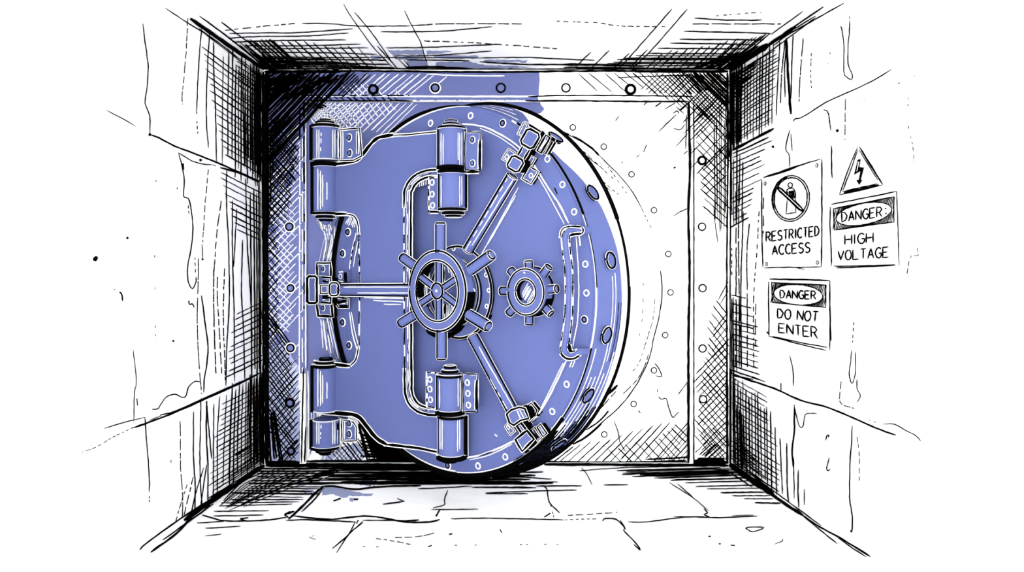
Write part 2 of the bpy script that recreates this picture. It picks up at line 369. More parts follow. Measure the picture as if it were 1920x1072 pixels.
# ---- ceiling
mb = MB()
slab(mb, [(at_y('l', Y0), Y0, ZC), (at_y('r', Y0), Y0, ZC), (at_y('r', YE), YE, ZC), (at_y('l', YE), YE, ZC)], (0, 0, -1))
S = S_CE
for poly in ([(727, 95), (792, 93), (793, 103), (735, 103)], [(800, 95), (848, 96), (820, 102), (801, 102)], [(762, 114), (801, 113), (803, 124), (765, 125)], [(695, 105), (712, 104), (714, 111), (697, 111)],
             [(818, 117), (880, 115), (905, 121), (994, 126), (920, 130), (845, 126), (818, 124)], [(812, 103), (896, 104), (896, 109), (815, 109)], [(907, 112), (990, 113), (985, 117), (910, 117)], [(740, 106), (795, 106), (793, 111), (742, 112)], [(772, 128), (846, 128), (846, 131), (774, 131)]):
    fill(mb, S, ragged(poly, 6, 1.2), 'l')
strokes(mb, S, [
    (1.6, [(422, 57), (490, 50), (558, 44)], dict(dash=(10, 5))), (1.7, [(566, 44), (624, 45), (665, 49), (768, 49)]), (2, [(430, 63), (500, 62), (569, 61), (661, 54)]), (1.9, [(428, 72), (477, 69), (569, 68), (654, 62)]),
    (2.2, [(436, 79), (540, 76), (649, 75)]), (2, [(457, 86), (560, 86), (676, 83)]), (2, [(477, 92), (580, 91), (690, 90)]), (2, [(487, 98), (600, 99), (707, 102)]), (2, [(500, 106), (600, 108), (697, 108)]), (2.4, [(520, 113), (620, 112), (725, 113)]), (2.4, [(540, 119), (640, 119), (730, 121)]), (2.6, [(560, 125), (740, 127)]),
    (1.8, [(770, 48), (801, 47), (830, 45), (981, 45)], dict(dash=(40, 3))), (2, [(714, 60), (817, 59), (875, 55), (923, 50)]), (1.9, [(723, 90), (801, 89), (898, 85), (939, 83)]), (1.6, [(795, 77), (879, 80), (973, 86), (1047, 92)], dict(dash=(9, 5))), (1.9, [(737, 105), (817, 104), (922, 96)]),
    (1.8, [(700, 108), (902, 109)]), (2, [(902, 109), (994, 108), (1050, 111), (1115, 113)]), (2, [(760, 112), (880, 114)]), (2.6, [(899, 116), (987, 121), (1115, 121)]), (4, [(760, 126), (817, 126), (860, 128), (909, 132)]),
    (1.8, [(644, 7), (660, 34), (697, 85), (734, 125)]), (1.8, [(664, 23), (688, 50), (716, 89), (743, 128)]), (1.8, [(707, 86), (748, 132)]), (1.8, [(758, 20), (778, 60), (788, 78), (795, 101), (800, 117)]), (2, [(748, 112), (768, 132)]), (1.8, [(757, 112), (770, 128)]),
    (2, [(1260, 17), (1220, 63), (1178, 110), (1159, 129)]), (2, [(1289, 17), (1220, 96), (1184, 129)]), (2.2, [(1302, 34), (1364, 38), (1429, 38)]), (1.8, [(1299, 45), (1467, 45)], dict(dash=(30, 3))), (2.2, [(1282, 59), (1378, 61), (1446, 63)]), (2.2, [(1274, 74), (1432, 75)]), (2.2, [(1257, 81), (1417, 84)]), (2.2, [(1233, 91), (1403, 92)]), (1.5, [(1044, 40), (1120, 43), (1165, 49), (1250, 50)], dict(dash=(6, 5))),
    (2, [(1108, 98), (1080, 125)]), (2, [(1143, 94), (1108, 129)]), (2, [(1180, 100), (1148, 131)]), (2, [(1214, 93), (1178, 130)]), (2, [(415, 42), (475, 86)]), (2.4, [(374, 30), (430, 72), (490, 120)]), (1.4, [(1342, 30), (1430, 23)], dict(dash=(6, 5)))])
hatch(mb, S, [(443, 81), (500, 131)], [(505, 72), (567, 128)], 17, 2.0, j=1.5)  # ceiling shade towards the corners, hatched in ink
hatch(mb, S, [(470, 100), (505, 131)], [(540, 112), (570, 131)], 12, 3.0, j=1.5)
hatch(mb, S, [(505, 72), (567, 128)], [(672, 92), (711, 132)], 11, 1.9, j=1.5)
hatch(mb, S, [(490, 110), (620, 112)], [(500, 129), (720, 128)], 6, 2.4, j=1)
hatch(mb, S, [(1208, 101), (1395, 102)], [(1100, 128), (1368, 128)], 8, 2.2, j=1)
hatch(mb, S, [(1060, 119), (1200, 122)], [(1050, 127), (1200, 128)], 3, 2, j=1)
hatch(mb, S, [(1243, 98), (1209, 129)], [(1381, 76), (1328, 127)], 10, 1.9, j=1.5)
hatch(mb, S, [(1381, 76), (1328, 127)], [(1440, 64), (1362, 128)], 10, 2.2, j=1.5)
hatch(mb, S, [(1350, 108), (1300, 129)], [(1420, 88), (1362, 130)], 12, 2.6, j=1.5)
strokes(mb, S, [(2.6, [(494, 130), (700, 129), (900, 130), (1368, 130)])] + EDGE_TL + EDGE_TR)
ceiling = tag(mb.build('ceiling', origin=Vector((0, 2, ZC))), kind='structure')

# ---- left wall
mb = MB()
slab(mb, [(at_y('l', Y0), Y0, 0), (XL + DL.x / DL.y * (YE - D), YE, 0), (XL + DL.x / DL.y * (YE - D), YE, ZC), (at_y('l', Y0), Y0, ZC)], S_L.n)
S = S_L
strokes(mb, S, EDGE_TL + EDGE_BL)
strokes(mb, S, [(1.8, [(382, 62), (440, 106), (490, 150)]), (2, [(373, 53), (440, 103), (488, 142)]),
    (7, [(494, 134), (494, 300), (495, 500), (495, 870)]), (3.5, [(488, 140), (487, 260), (488, 340)]), (3.5, [(489, 560), (488, 700), (489, 866)]),
    (3.2, [(281, 252), (297, 258), (328, 274), (362, 287), (417, 309), (487, 340)]), (3, [(413, 314), (450, 325), (487, 342)]), (1.8, [(199, 206), (229, 222), (255, 237)]),
    (2.2, [(268, 44), (272, 78), (278, 125), (276, 162), (272, 193), (281, 217), (281, 251)]), (2.2, [(335, 286), (342, 313), (346, 339), (344, 367), (353, 372), (358, 389), (362, 428), (358, 467), (352, 501), (353, 527), (361, 541), (368, 527), (367, 519)]),
    (2.2, [(335, 286), (359, 301), (378, 307), (401, 309)]), (1.5, [(401, 309), (414, 319)], dict(dash=(3, 3))), (3.2, [(224, 547), (229, 553), (230, 564)]), (2.6, [(354, 563), (355, 570), (361, 570), (364, 577)]), (3.5, [(343, 306), (344, 318)]),
    (1.7, [(372, 484), (372, 506), (371, 558), (370, 611), (373, 673), (376, 715), (378, 741)], dict(dash=(38, 4))), (2.4, [(378, 554), (384, 600), (390, 650), (387, 689), (383, 710), (382, 736)]),
    (3.6, [(487, 699), (448, 719), (386, 747), (337, 769), (272, 794), (251, 801)]), (2.4, [(460, 712), (386, 745), (330, 770), (300, 778)]), (1.6, [(251, 801), (214, 818), (180, 838), (152, 848)], dict(dash=(6, 2))), (2.0, [(195, 803), (232, 792), (272, 782)]), (1.6, [(279, 788), (303, 779)]),
    (2.2, [(272, 782), (274, 812), (280, 892), (280, 923)]), (1.6, [(280, 930), (281, 948)], dict(dash=(4, 4))), (1.7, [(250, 655), (256, 715), (252, 736), (251, 791)]), (2, [(257, 747), (258, 760)]),
    (2.2, [(376, 716), (365, 715), (354, 725), (349, 741), (342, 745), (328, 739), (312, 744), (301, 759), (296, 766), (285, 767)]),
    (1.6, [(352, 34), (350, 85), (347, 125), (342, 175), (342, 198)], dict(dash=(14, 4))), (2, [(378, 52), (372, 136), (369, 209)]), (1.6, [(369, 209), (371, 258)], dict(dash=(4, 4))), (2, [(393, 60), (388, 157), (387, 222), (391, 277)]), (2.2, [(401, 78), (401, 130), (404, 200), (406, 302)]),
    (1.6, [(391, 318), (385, 380), (380, 457)], dict(dash=(9, 3))), (2, [(379, 457), (380, 485)]), (1.8, [(415, 376), (406, 444), (401, 519)], dict(dash=(18, 3))), (2, [(401, 506), (401, 584), (405, 702)], dict(dash=(30, 2))), (1.8, [(408, 519), (408, 560), (416, 703)], dict(dash=(20, 3))), (1.8, [(421, 503), (419, 595), (423, 715)], dict(dash=(14, 3))),
    (2.2, [(425, 318), (425, 386), (429, 465), (430, 566), (425, 658), (424, 723)]), (2.2, [(436, 376), (436, 475), (439, 590), (440, 715)]), (2, [(444, 391), (441, 450), (438, 501)]), (2.2, [(455, 449), (453, 543), (457, 626), (459, 715)]), (2.2, [(461, 334), (463, 444), (468, 520), (472, 610), (472, 715)]),
    (1.6, [(338, 789), (339, 880), (343, 929), (342, 971)], dict(dash=(26, 3))), (2.2, [(363, 771), (363, 859), (366, 905), (366, 963)]), (2, [(377, 746), (375, 874), (379, 948)]), (2.4, [(388, 751), (387, 812), (390, 874), (390, 939)]), (2.2, [(387, 752), (397, 860)]), (2, [(401, 757), (400, 932)]), (2, [(412, 743), (408, 815), (408, 923)]),
    (1.6, [(329, 979), (342, 935), (352, 905)], dict(dash=(10, 3))), (1.8, [(345, 966), (363, 892)], dict(dash=(14, 3))), (2, [(356, 972), (366, 929), (382, 876)]), (2, [(376, 948), (388, 871)]),
    (1.4, [(292, 310), (294, 372)], dict(dash=(2, 12))), (1.4, [(289, 408), (292, 640)], dict(dash=(2, 18))), (1.4, [(331, 330), (337, 440)], dict(dash=(2, 14))), (1.5, [(366, 482), (366, 520)], dict(dash=(4, 5))), (1.5, [(300, 250), (316, 258)], dict(dash=(2, 4))), (1.5, [(321, 862), (320, 890)], dict(dash=(3, 6))), (1.6, [(353, 385), (355, 405)], dict(dash=(6, 3)))])
for x, y, r in ((179, 485, 5), (239, 446, 2.6), (325, 639, 2.2), (376, 300, 2.8), (380, 486, 2.2), (281, 252, 3), (215, 543, 1.2)): dot(mb, S, x, y, r)
hatch(mb, S, [(420, 91), (418, 200), (418, 305)], [(489, 134), (488, 230), (489, 342)], 13, 2.3, ease=.8, j=1)  # wall shade hatched in, denser towards the far corner
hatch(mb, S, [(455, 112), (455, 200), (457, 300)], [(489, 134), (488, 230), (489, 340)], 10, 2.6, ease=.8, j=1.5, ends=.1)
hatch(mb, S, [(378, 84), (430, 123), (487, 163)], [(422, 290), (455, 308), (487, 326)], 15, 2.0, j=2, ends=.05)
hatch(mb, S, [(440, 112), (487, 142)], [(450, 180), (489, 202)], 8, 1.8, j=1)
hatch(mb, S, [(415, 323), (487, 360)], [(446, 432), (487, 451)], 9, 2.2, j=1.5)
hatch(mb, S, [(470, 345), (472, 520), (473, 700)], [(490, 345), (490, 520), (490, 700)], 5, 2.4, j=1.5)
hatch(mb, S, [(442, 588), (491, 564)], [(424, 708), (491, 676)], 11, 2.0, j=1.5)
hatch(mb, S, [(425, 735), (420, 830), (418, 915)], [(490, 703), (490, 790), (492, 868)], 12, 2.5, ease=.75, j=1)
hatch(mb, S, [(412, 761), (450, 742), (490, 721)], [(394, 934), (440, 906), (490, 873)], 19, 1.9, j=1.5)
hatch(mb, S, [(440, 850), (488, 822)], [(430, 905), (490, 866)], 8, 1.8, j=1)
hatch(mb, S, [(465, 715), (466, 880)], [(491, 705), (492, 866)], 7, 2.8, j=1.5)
wall_left = tag(mb.build('wall_left', origin=Vector((at_y('l', 2), 2, 1.5))), kind='structure')

# ---- right wall
mb = MB()
slab(mb, [(at_y('r', Y0), Y0, 0), (at_y('r', YE), YE, 0), (at_y('r', YE), YE, ZC), (at_y('r', Y0), Y0, ZC)], S_R.n)
S = S_R
strokes(mb, S, EDGE_TR + EDGE_BR)
strokes(mb, S, [(2.2, [(1380, 138), (1440, 99), (1530, 32)]),
    (5, [(1369, 134), (1370, 300)]), (2.4, [(1370, 290), (1369, 500), (1369, 700)]), (5, [(1369, 690), (1369, 870)]), (3.5, [(1376, 140), (1375, 280)]), (3, [(1375, 620), (1376, 868)]),
    (5, [(1373, 282), (1410, 262), (1451, 241)]), (3, [(1374, 288), (1410, 272), (1441, 257)]),
    (2.2, [(1488, 228), (1490, 223), (1501, 221), (1520, 210), (1548, 192), (1603, 167), (1637, 151), (1671, 130)]),
    (2.2, [(1544, 206), (1549, 207), (1553, 213), (1555, 227), (1558, 245)]), (1.7, [(1585, 185), (1584, 265)], dict(dash=(22, 4))), (2.8, [(1559, 273), (1559, 310), (1560, 334)]), (2, [(1481, 243), (1473, 278), (1480, 291), (1480, 313)]), (2, [(1483, 251), (1485, 283)]),
    (2, [(1576, 48), (1579, 60), (1582, 86), (1582, 133), (1586, 143), (1596, 149), (1598, 141), (1590, 119), (1590, 86), (1592, 65), (1593, 38)]), (1.5, [(1593, 36), (1593, 28)], dict(dash=(3, 3))),
    (2, [(1462, 78), (1458, 150), (1455, 217)]), (2, [(1472, 76), (1466, 130), (1463, 196)], dict(dash=(60, 3))), (2.2, [(1475, 72), (1471, 130), (1472, 183)]), (4.5, [(1474, 72), (1476, 112), (1480, 180), (1483, 214)]), (2.2, [(1487, 65), (1485, 110), (1483, 185)]), (1.8, [(1506, 72), (1502, 117), (1499, 160), (1498, 193)], dict(dash=(34, 3))), (1.6, [(1521, 99), (1520, 140), (1522, 170)], dict(dash=(6, 3))),
    (1.5, [(1702, 235), (1709, 262), (1713, 285), (1713, 305)], dict(dash=(5, 4))), (1.5, [(1703, 182), (1702, 203)], dict(dash=(4, 6))), (1.5, [(1683, 157), (1692, 153)], dict(dash=(4, 3))), (2, [(1556, 98), (1556, 102)]),
    (1.7, [(1720, 464), (1721, 479), (1710, 479), (1704, 492), (1700, 516)], dict(dash=(8, 3))),
    (3.4, [(1370, 699), (1400, 711), (1451, 728), (1501, 750), (1553, 764), (1608, 787), (1642, 802), (1680, 816)]), (3, [(1372, 704), (1412, 711)]), (1.8, [(1410, 705), (1435, 716)]), (1.6, [(1620, 784), (1650, 794)], dict(dash=(2, 4))), (2, [(1655, 795), (1676, 795), (1697, 806), (1715, 815), (1727, 827)]),
    (2, [(1481, 666), (1487, 697), (1487, 724)]), (2, [(1464, 718), (1464, 735)]), (3, [(1489, 758), (1489, 809), (1485, 843), (1488, 880)]), (1.8, [(1489, 762), (1493, 780), (1498, 797), (1502, 801), (1506, 797), (1509, 780), (1514, 775), (1532, 775)]),
    (1.8, [(1601, 603), (1598, 647)], dict(dash=(5, 5))), (1.9, [(1597, 655), (1595, 676), (1592, 700), (1597, 719), (1603, 704), (1604, 678), (1603, 659)]), (1.8, [(1577, 715), (1575, 753), (1592, 763), (1604, 766)], dict(dash=(14, 2))), (2.0, [(1607, 710), (1607, 728), (1613, 742), (1607, 754)]),
    (2.4, [(1598, 797), (1596, 840), (1594, 857), (1593, 931), (1598, 968), (1597, 997), (1594, 993)]), (1.6, [(1607, 819), (1611, 851), (1611, 903)], dict(dash=(9, 4))), (2.2, [(1548, 826), (1550, 817), (1554, 816), (1553, 820)]), (2.4, [(1555, 857), (1550, 877), (1552, 882), (1557, 880)]),
    (2.2, [(1453, 800), (1456, 928)]), (2.2, [(1462, 821), (1467, 926)]), (2.4, [(1475, 830), (1476, 917), (1479, 942)]), (2, [(1488, 858), (1489, 934)]), (2.6, [(1497, 880), (1496, 920), (1498, 951)]), (2, [(1508, 916), (1508, 947)]),
    (1.8, [(1372, 465), (1372, 520)], dict(dash=(4, 4))), (2, [(1380, 360), (1380, 540), (1379, 690)], dict(dash=(60, 4))), (2, [(1385, 345), (1385, 500), (1390, 690)], dict(dash=(40, 4))), (2.2, [(1393, 396), (1391, 470), (1389, 539), (1390, 690)]), (2, [(1405, 419), (1400, 477), (1401, 556), (1401, 690)], dict(dash=(50, 3))), (1.7, [(1423, 396), (1419, 472), (1413, 556), (1413, 690)], dict(dash=(9, 5))), (1.7, [(1417, 570), (1416, 650)], dict(dash=(20, 6)))])
for x, y, r in ((1570, 245, 3), (1449, 275, 2.6), (1552, 119, 1), (1620, 188, 1), (1714, 142, 1), (1690, 680, 1)): dot(mb, S, x, y, r)
hatch(mb, S, [(1372, 135), (1372, 200), (1372, 280)], [(1450, 84), (1448, 150), (1447, 236)], 15, 2.1, ease=1.15, j=1)  # hatched strokes draw the shade near the far corner
hatch(mb, S, [(1372, 135), (1372, 210), (1373, 275)], [(1392, 122), (1390, 190), (1388, 262)], 8, 3.0, j=1.5)
hatch(mb, S, [(1372, 152), (1415, 118), (1462, 90)], [(1372, 272), (1410, 247), (1444, 228)], 18, 1.9, j=1.5)
hatch(mb, S, [(1372, 140), (1425, 108)], [(1372, 178), (1410, 152)], 8, 2.6, j=1.5)
hatch(mb, S, [(1371, 296), (1440, 266)], [(1371, 425), (1402, 408)], 13, 2.0, j=2, ends=.15)
hatch(mb, S, [(1371, 288), (1372, 420)], [(1392, 285), (1390, 400)], 5, 2.0, j=1.5, ends=.2)
hatch(mb, S, [(1371, 552), (1402, 559)], [(1371, 600), (1419, 612)], 4, 2, j=1)
hatch(mb, S, [(1371, 605), (1418, 616)], [(1371, 694), (1424, 712)], 10, 2, j=1.5)
hatch(mb, S, [(1371, 560), (1371, 690)], [(1386, 560), (1386, 690)], 4, 2.2, j=1.5)
hatch(mb, S, [(1374, 706), (1374, 790), (1376, 872)], [(1444, 764), (1445, 830), (1446, 915)], 14, 2.2, ease=1.1, j=1)
hatch(mb, S, [(1374, 708), (1434, 742)], [(1374, 866), (1468, 925)], 17, 1.9, j=1.5)
hatch(mb, S, [(1374, 740), (1375, 868)], [(1392, 780), (1396, 884)], 6, 2.4, j=1.5)
hatch(mb, S, [(1376, 822), (1420, 860)], [(1376, 862), (1440, 908)], 8, 2.0, j=1.5)
wall_right = tag(mb.build('wall_right', origin=Vector((at_y('r', 2), 2, 1.5))), kind='structure')

# ---- far wall with the round opening
mb = MB()
hc = S_B.hit(HX, HY); hr = HR * YB / F
cen = Vector((hc.x, 0, hc.z))
angs = [2 * math.pi * i / 96 for i in range(96)]
x0, x1, z0, z1 = at_y('l', YB) - .02, at_y('r', YB) + .02, -.02, ZC + .02
for cx_, cz_ in ((x0, z0), (x1, z0), (x0, z1), (x1, z1)): angs.append(math.atan2(cz_ - hc.z, cx_ - hc.x) % (2 * math.pi))
angs.sort(); n = len(angs); inn, out, deep = [], [], []
for a in angs:
    c, s_ = math.cos(a), math.sin(a)
    t = min([((x1 if c > 0 else x0) - hc.x) / c if abs(c) > 1e-9 else 1e9, ((z1 if s_ > 0 else z0) - hc.z) / s_ if abs(s_) > 1e-9 else 1e9])
    out.append((hc.x + c * t, YB, hc.z + s_ * t)); inn.append((hc.x + c * hr, YB, hc.z + s_ * hr)); deep.append((hc.x + c * hr, YH, hc.z + s_ * hr))
mb.add(inn + out, [(i, (i + 1) % n, n + (i + 1) % n, n + i) for i in range(n)], 'p')
mb.add(inn + deep, [(i, n + i, n + (i + 1) % n, (i + 1) % n) for i in range(n)], 'p')
mb.add(deep + [(hc.x, YH, hc.z)], [(i, n, (i + 1) % n) for i in range(n)], 'p')
# the blue wash brushed over the wall behind the door
def wash(S, poly, c='s'): fill(mb, S, ragged(poly, 8, .8), c)
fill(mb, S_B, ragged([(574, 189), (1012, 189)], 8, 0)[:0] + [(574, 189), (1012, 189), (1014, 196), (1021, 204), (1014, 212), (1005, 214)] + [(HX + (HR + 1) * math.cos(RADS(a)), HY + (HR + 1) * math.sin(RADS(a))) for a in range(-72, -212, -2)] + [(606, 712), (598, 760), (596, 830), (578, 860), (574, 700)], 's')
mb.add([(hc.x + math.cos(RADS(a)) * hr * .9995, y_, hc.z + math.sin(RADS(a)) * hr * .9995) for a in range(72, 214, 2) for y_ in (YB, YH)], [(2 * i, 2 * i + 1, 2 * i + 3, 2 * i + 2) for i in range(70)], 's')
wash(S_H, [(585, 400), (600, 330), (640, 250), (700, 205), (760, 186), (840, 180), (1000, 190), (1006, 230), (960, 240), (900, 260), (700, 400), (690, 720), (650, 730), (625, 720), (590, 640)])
wash(S_B, [(600, 866), (604, 838), (640, 838), (668, 830), (690, 850), (676, 866)], 'l')
hatch(mb, S_BK, [(596, 700), (600, 768)], [(578, 700), (580, 860)], 5, 2.2, 'w', j=1)
# inner wall shade drawn as hatching, upper left
hatch(mb, S_BK, [(578, 222), (608, 193)], [(640, 240), (688, 192)], 12, 1.7, 'w', j=1, mid=[(600, 232), (648, 192)])
hatch(mb, S_BK, [(640, 240), (690, 192)], [(725, 250), (784, 192)], 9, 1.7, 'w', j=2, ends=.1)
hatch(mb, S_BK, [(592, 198), (632, 240)], [(728, 192), (740, 206)], 12, 1.7, 'w', j=1, mid=[(659, 193), (687, 236)])
hatch(mb, S_BK, [(578, 215), (590, 232)], [(598, 193), (640, 240)], 6, 1.7, 'w', j=1)
hatch(mb, S_BK, [(582, 196), (596, 205)], [(600, 192), (612, 200)], 5, 3, j=2)
# shade hatched below the two hinge arms, and behind the left edge of the slab
hatch(mb, S_BK, [(603, 412), (612, 450), (606, 490)], [(636, 425), (634, 460), (622, 495)], 7, 1.9, 'w', j=1)
hatch(mb, S_BK, [(594, 412), (606, 432)], [(600, 415), (612, 428)], 4, 2.4, 'w', j=1)
hatch(mb, S_BK, [(602, 598), (606, 655)], [(626, 598), (648, 672)], 7, 1.9, 'w', j=1)
hatch(mb, S_BK, [(590, 838), (578, 862)], [(612, 852), (606, 866)], 5, 2, 'w', j=1)
hatch(mb, S_BK, [(608, 845), (632, 868)], [(668, 815), (700, 860)], 10, 2.2, j=2)
hatch(mb, S_BK, [(620, 866), (650, 836)], [(668, 866), (676, 850)], 6, 1.8, 'w', j=1)
hatch(mb, S_BK, [(672, 784), (712, 866)], [(790, 846), (830, 866)], 22, 4.6, j=2, mid=[(700, 815), (770, 866)])
hatch(mb, S_BK, [(672, 790), (690, 866)], [(700, 815), (760, 866)], 12, 4, j=2)
hatch(mb, S_BK, [(676, 812), (760, 852)], [(680, 862), (830, 866)], 9, 3.4, j=2)
# inner wall cracks and shade drawn as hatching, right side
strokes(mb, S_BK, [(2, [(1207, 197), (1215, 189)]), (2.4, [(1229, 200), (1240, 192)]), (2.6, [(1246, 205), (1266, 193)]), (2.2, [(1235, 247), (1250, 232), (1268, 215)]), (2.2, [(1267, 275), (1289, 251)]), (1.8, [(1282, 289), (1291, 281)]), (2, [(1263, 240), (1275, 243), (1285, 233)]), (2, [(1263, 405), (1275, 397), (1289, 391)]),
    (1.8, [(1212, 271), (1207, 285)]), (1.8, [(1193, 295), (1199, 290)]), (1.8, [(1154, 226), (1160, 218)]), (3, [(1263, 315), (1267, 313)]), (2.2, [(1262, 212), (1270, 208), (1272, 213)]), (2.2, [(1268, 200), (1282, 213)]), (2.2, [(1275, 206), (1286, 196)]), (2, [(1287, 215), (1286, 280)]), (1.6, [(1165, 303), (1168, 306)]),
    (1.9, [(1271, 740), (1280, 728), (1289, 716)]), (2, [(1235, 743), (1240, 748), (1249, 747), (1254, 763), (1261, 782), (1268, 776), (1274, 772)]), (2, [(1227, 680), (1235, 690), (1241, 706), (1229, 704)]), (1.8, [(1233, 729), (1233, 735)]), (1.9, [(1151, 788), (1159, 810), (1162, 827), (1173, 847)]), (2, [(1197, 770), (1201, 774)]),
    # the rim of the round opening
    (4, [(1045, 244), (1079, 258), (1110, 278), (1124, 292)]), (2, [(1124, 292), (1141, 309), (1163, 331), (1187, 361), (1204, 392)]), (1.6, [(1204, 392), (1224, 434)], dict(dash=(5, 4))), (2.2, [(1238, 507), (1241, 528), (1241, 556), (1235, 598), (1226, 631), (1218, 670), (1201, 707), (1184, 735), (1159, 765), (1120, 799)]), (4.5, [(1128, 794), (1099, 819), (1074, 833)]), (3, [(1099, 806), (1127, 786), (1161, 746)]), (1.8, [(1161, 746), (1200, 704), (1217, 662)], dict(dash=(30, 3))),
    (5, [(1127, 749), (1142, 737), (1158, 722)]), (1.6, [(1218, 620), (1198, 681), (1180, 700)], dict(dash=(5, 4))), (1.5, [(1206, 530), (1205, 590), (1195, 650)], dict(dash=(4, 10))), (1.5, [(1228, 560), (1224, 600), (1208, 650)], dict(dash=(8, 5))), (2, [(1122, 770), (1160, 728)], dict(dash=(30, 4))),
    (8, [(1060, 258), (1085, 284), (1102, 304)]), (6, [(1096, 296), (1112, 322), (1122, 340)]), (1.8, [(1068, 266), (1110, 310)]), (1.8, [(1075, 272), (1124, 312)]), (1.8, [(1115, 330), (1146, 359)]), (1.6, [(1085, 275), (1150, 335)], dict(dash=(7, 5))), (1.6, [(1118, 330), (1160, 365)], dict(dash=(5, 6))), (1.6, [(1140, 312), (1175, 362)], dict(dash=(4, 5)))])
hatch(mb, S_BK, [(1035, 866), (1075, 835)], [(1222, 866), (1291, 788)], 13, 1.9, j=1.5)
hatch(mb, S_BK, [(1232, 866), (1291, 800)], [(1278, 866), (1291, 852)], 6, 1.9, j=1)
hatch(mb, S_BK, [(1142, 841), (1168, 866)], [(1265, 795), (1291, 820)], 11, 1.9, j=2, mid=[(1226, 824), (1262, 864)])
hatch(mb, S_BK, [(1210, 862), (1291, 858)], [(1215, 867), (1291, 866)], 3, 3, j=1)
strokes(mb, S_BK, [(6, [(574, 865), (690, 865), (840, 866)]), (5, [(1025, 866), (1120, 867), (1290, 866)])])
wall_back = tag(mb.build('wall_back', origin=Vector((0, YB, 1.5))), kind='structure')

# ---- steel frame around the far wall
mb = MB()
def P_F(x, y): return S_F.hit(x, y)
def poly3(mb, pts2, y0, y1, c):
    n = len(pts2); a = [P_F(*p) for p in pts2]; b = [v + Vector((0, y1 - y0, 0)) for v in a]
    tri = tessellate_polygon([[Vector((x, y, 0)) for x, y in pts2]])
    mb.add(a + b, [tuple(t) for t in tri] + [tuple(i + n for i in t)[::-1] for t in tri] + [(i, n + i, n + (i + 1) % n, (i + 1) % n) for i in range(n)], c)
poly3(mb, [(CL - 3, CBOT), (CL - 3, CT - 2), (CR + 3, CT - 2), (CR + 3, CBOT), (1301, CBOT), (1301, 180), (562, 180), (562, CBOT)], D, YB, 'p')
poly3(mb, [(562, CBOT), (562, 180), (1301, 180), (1301, CBOT), (1291, CBOT), (1291, 190), (573, 190), (573, CBOT)], D, YB - .02, 'p')
S = S_F
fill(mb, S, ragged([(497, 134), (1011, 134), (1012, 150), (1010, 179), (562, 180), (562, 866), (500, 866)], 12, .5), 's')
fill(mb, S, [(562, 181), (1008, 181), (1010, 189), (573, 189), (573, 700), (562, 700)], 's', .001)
fill(mb, S, ragged([(500, 866), (500, 655), (530, 640), (562, 690), (562, 866)], 8, 1.5), 'l', .0018)
# corner shade inked black in the upper left, thinning outwards
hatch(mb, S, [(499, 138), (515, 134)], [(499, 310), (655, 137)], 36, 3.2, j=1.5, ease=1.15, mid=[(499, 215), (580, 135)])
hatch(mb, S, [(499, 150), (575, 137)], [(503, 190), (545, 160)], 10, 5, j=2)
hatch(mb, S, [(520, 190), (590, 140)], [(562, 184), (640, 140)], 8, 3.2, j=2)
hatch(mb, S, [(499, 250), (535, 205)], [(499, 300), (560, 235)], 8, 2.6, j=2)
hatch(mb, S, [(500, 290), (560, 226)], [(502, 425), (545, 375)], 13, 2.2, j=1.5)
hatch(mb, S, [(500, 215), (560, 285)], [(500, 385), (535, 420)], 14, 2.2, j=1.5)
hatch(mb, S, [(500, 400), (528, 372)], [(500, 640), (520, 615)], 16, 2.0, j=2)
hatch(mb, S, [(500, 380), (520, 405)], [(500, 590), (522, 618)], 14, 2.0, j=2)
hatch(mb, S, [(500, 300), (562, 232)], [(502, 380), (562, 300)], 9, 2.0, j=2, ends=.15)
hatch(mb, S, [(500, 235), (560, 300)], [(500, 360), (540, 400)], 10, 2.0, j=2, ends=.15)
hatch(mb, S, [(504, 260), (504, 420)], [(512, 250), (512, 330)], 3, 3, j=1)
hatch(mb, S, [(600, 178), (640, 138)], [(655, 178), (690, 145)], 9, 2.6, j=2, ends=.25)
hatch(mb, S, [(600, 182), (610, 188)], [(740, 182), (748, 189)], 12, 2.4, j=1.5)
hatch(mb, S, [(505, 335), (560, 280)], [(505, 650), (562, 588)], 25, 1.6, 'w', j=1.5, ends=.2)
hatch(mb, S, [(503, 325), (548, 370)], [(503, 610), (540, 648)], 22, 1.6, 'w', j=1.5, ends=.15)
hatch(mb, S, [(503, 370), (512, 378)], [(503, 470), (520, 485)], 8, 2.2, j=2)
hatch(mb, S, [(540, 240), (562, 218)], [(525, 345), (562, 305)], 8, 1.5, 'w', j=1.5)
hatch(mb, S, [(502, 585), (545, 645)], [(502, 800), (552, 864)], 25, 2.3, j=1.5)
hatch(mb, S, [(502, 640), (520, 622)], [(520, 867), (561, 822)], 22, 2.2, j=1.5, mid=[(502, 770), (561, 705)])
hatch(mb, S, [(500, 780), (502, 866)], [(514, 770), (530, 866)], 6, 4, j=1.5)
hatch(mb, S, [(520, 866), (561, 820)], [(540, 866), (561, 845)], 5, 2, j=1)
hatch(mb, S, [(530, 700), (560, 670)], [(535, 790), (561, 760)], 8, 1.5, 'w', j=1)
strokes(mb, S, [(1.8, [(545, 660), (560, 645)]), (1.8, [(540, 690), (561, 668)])], 'w')
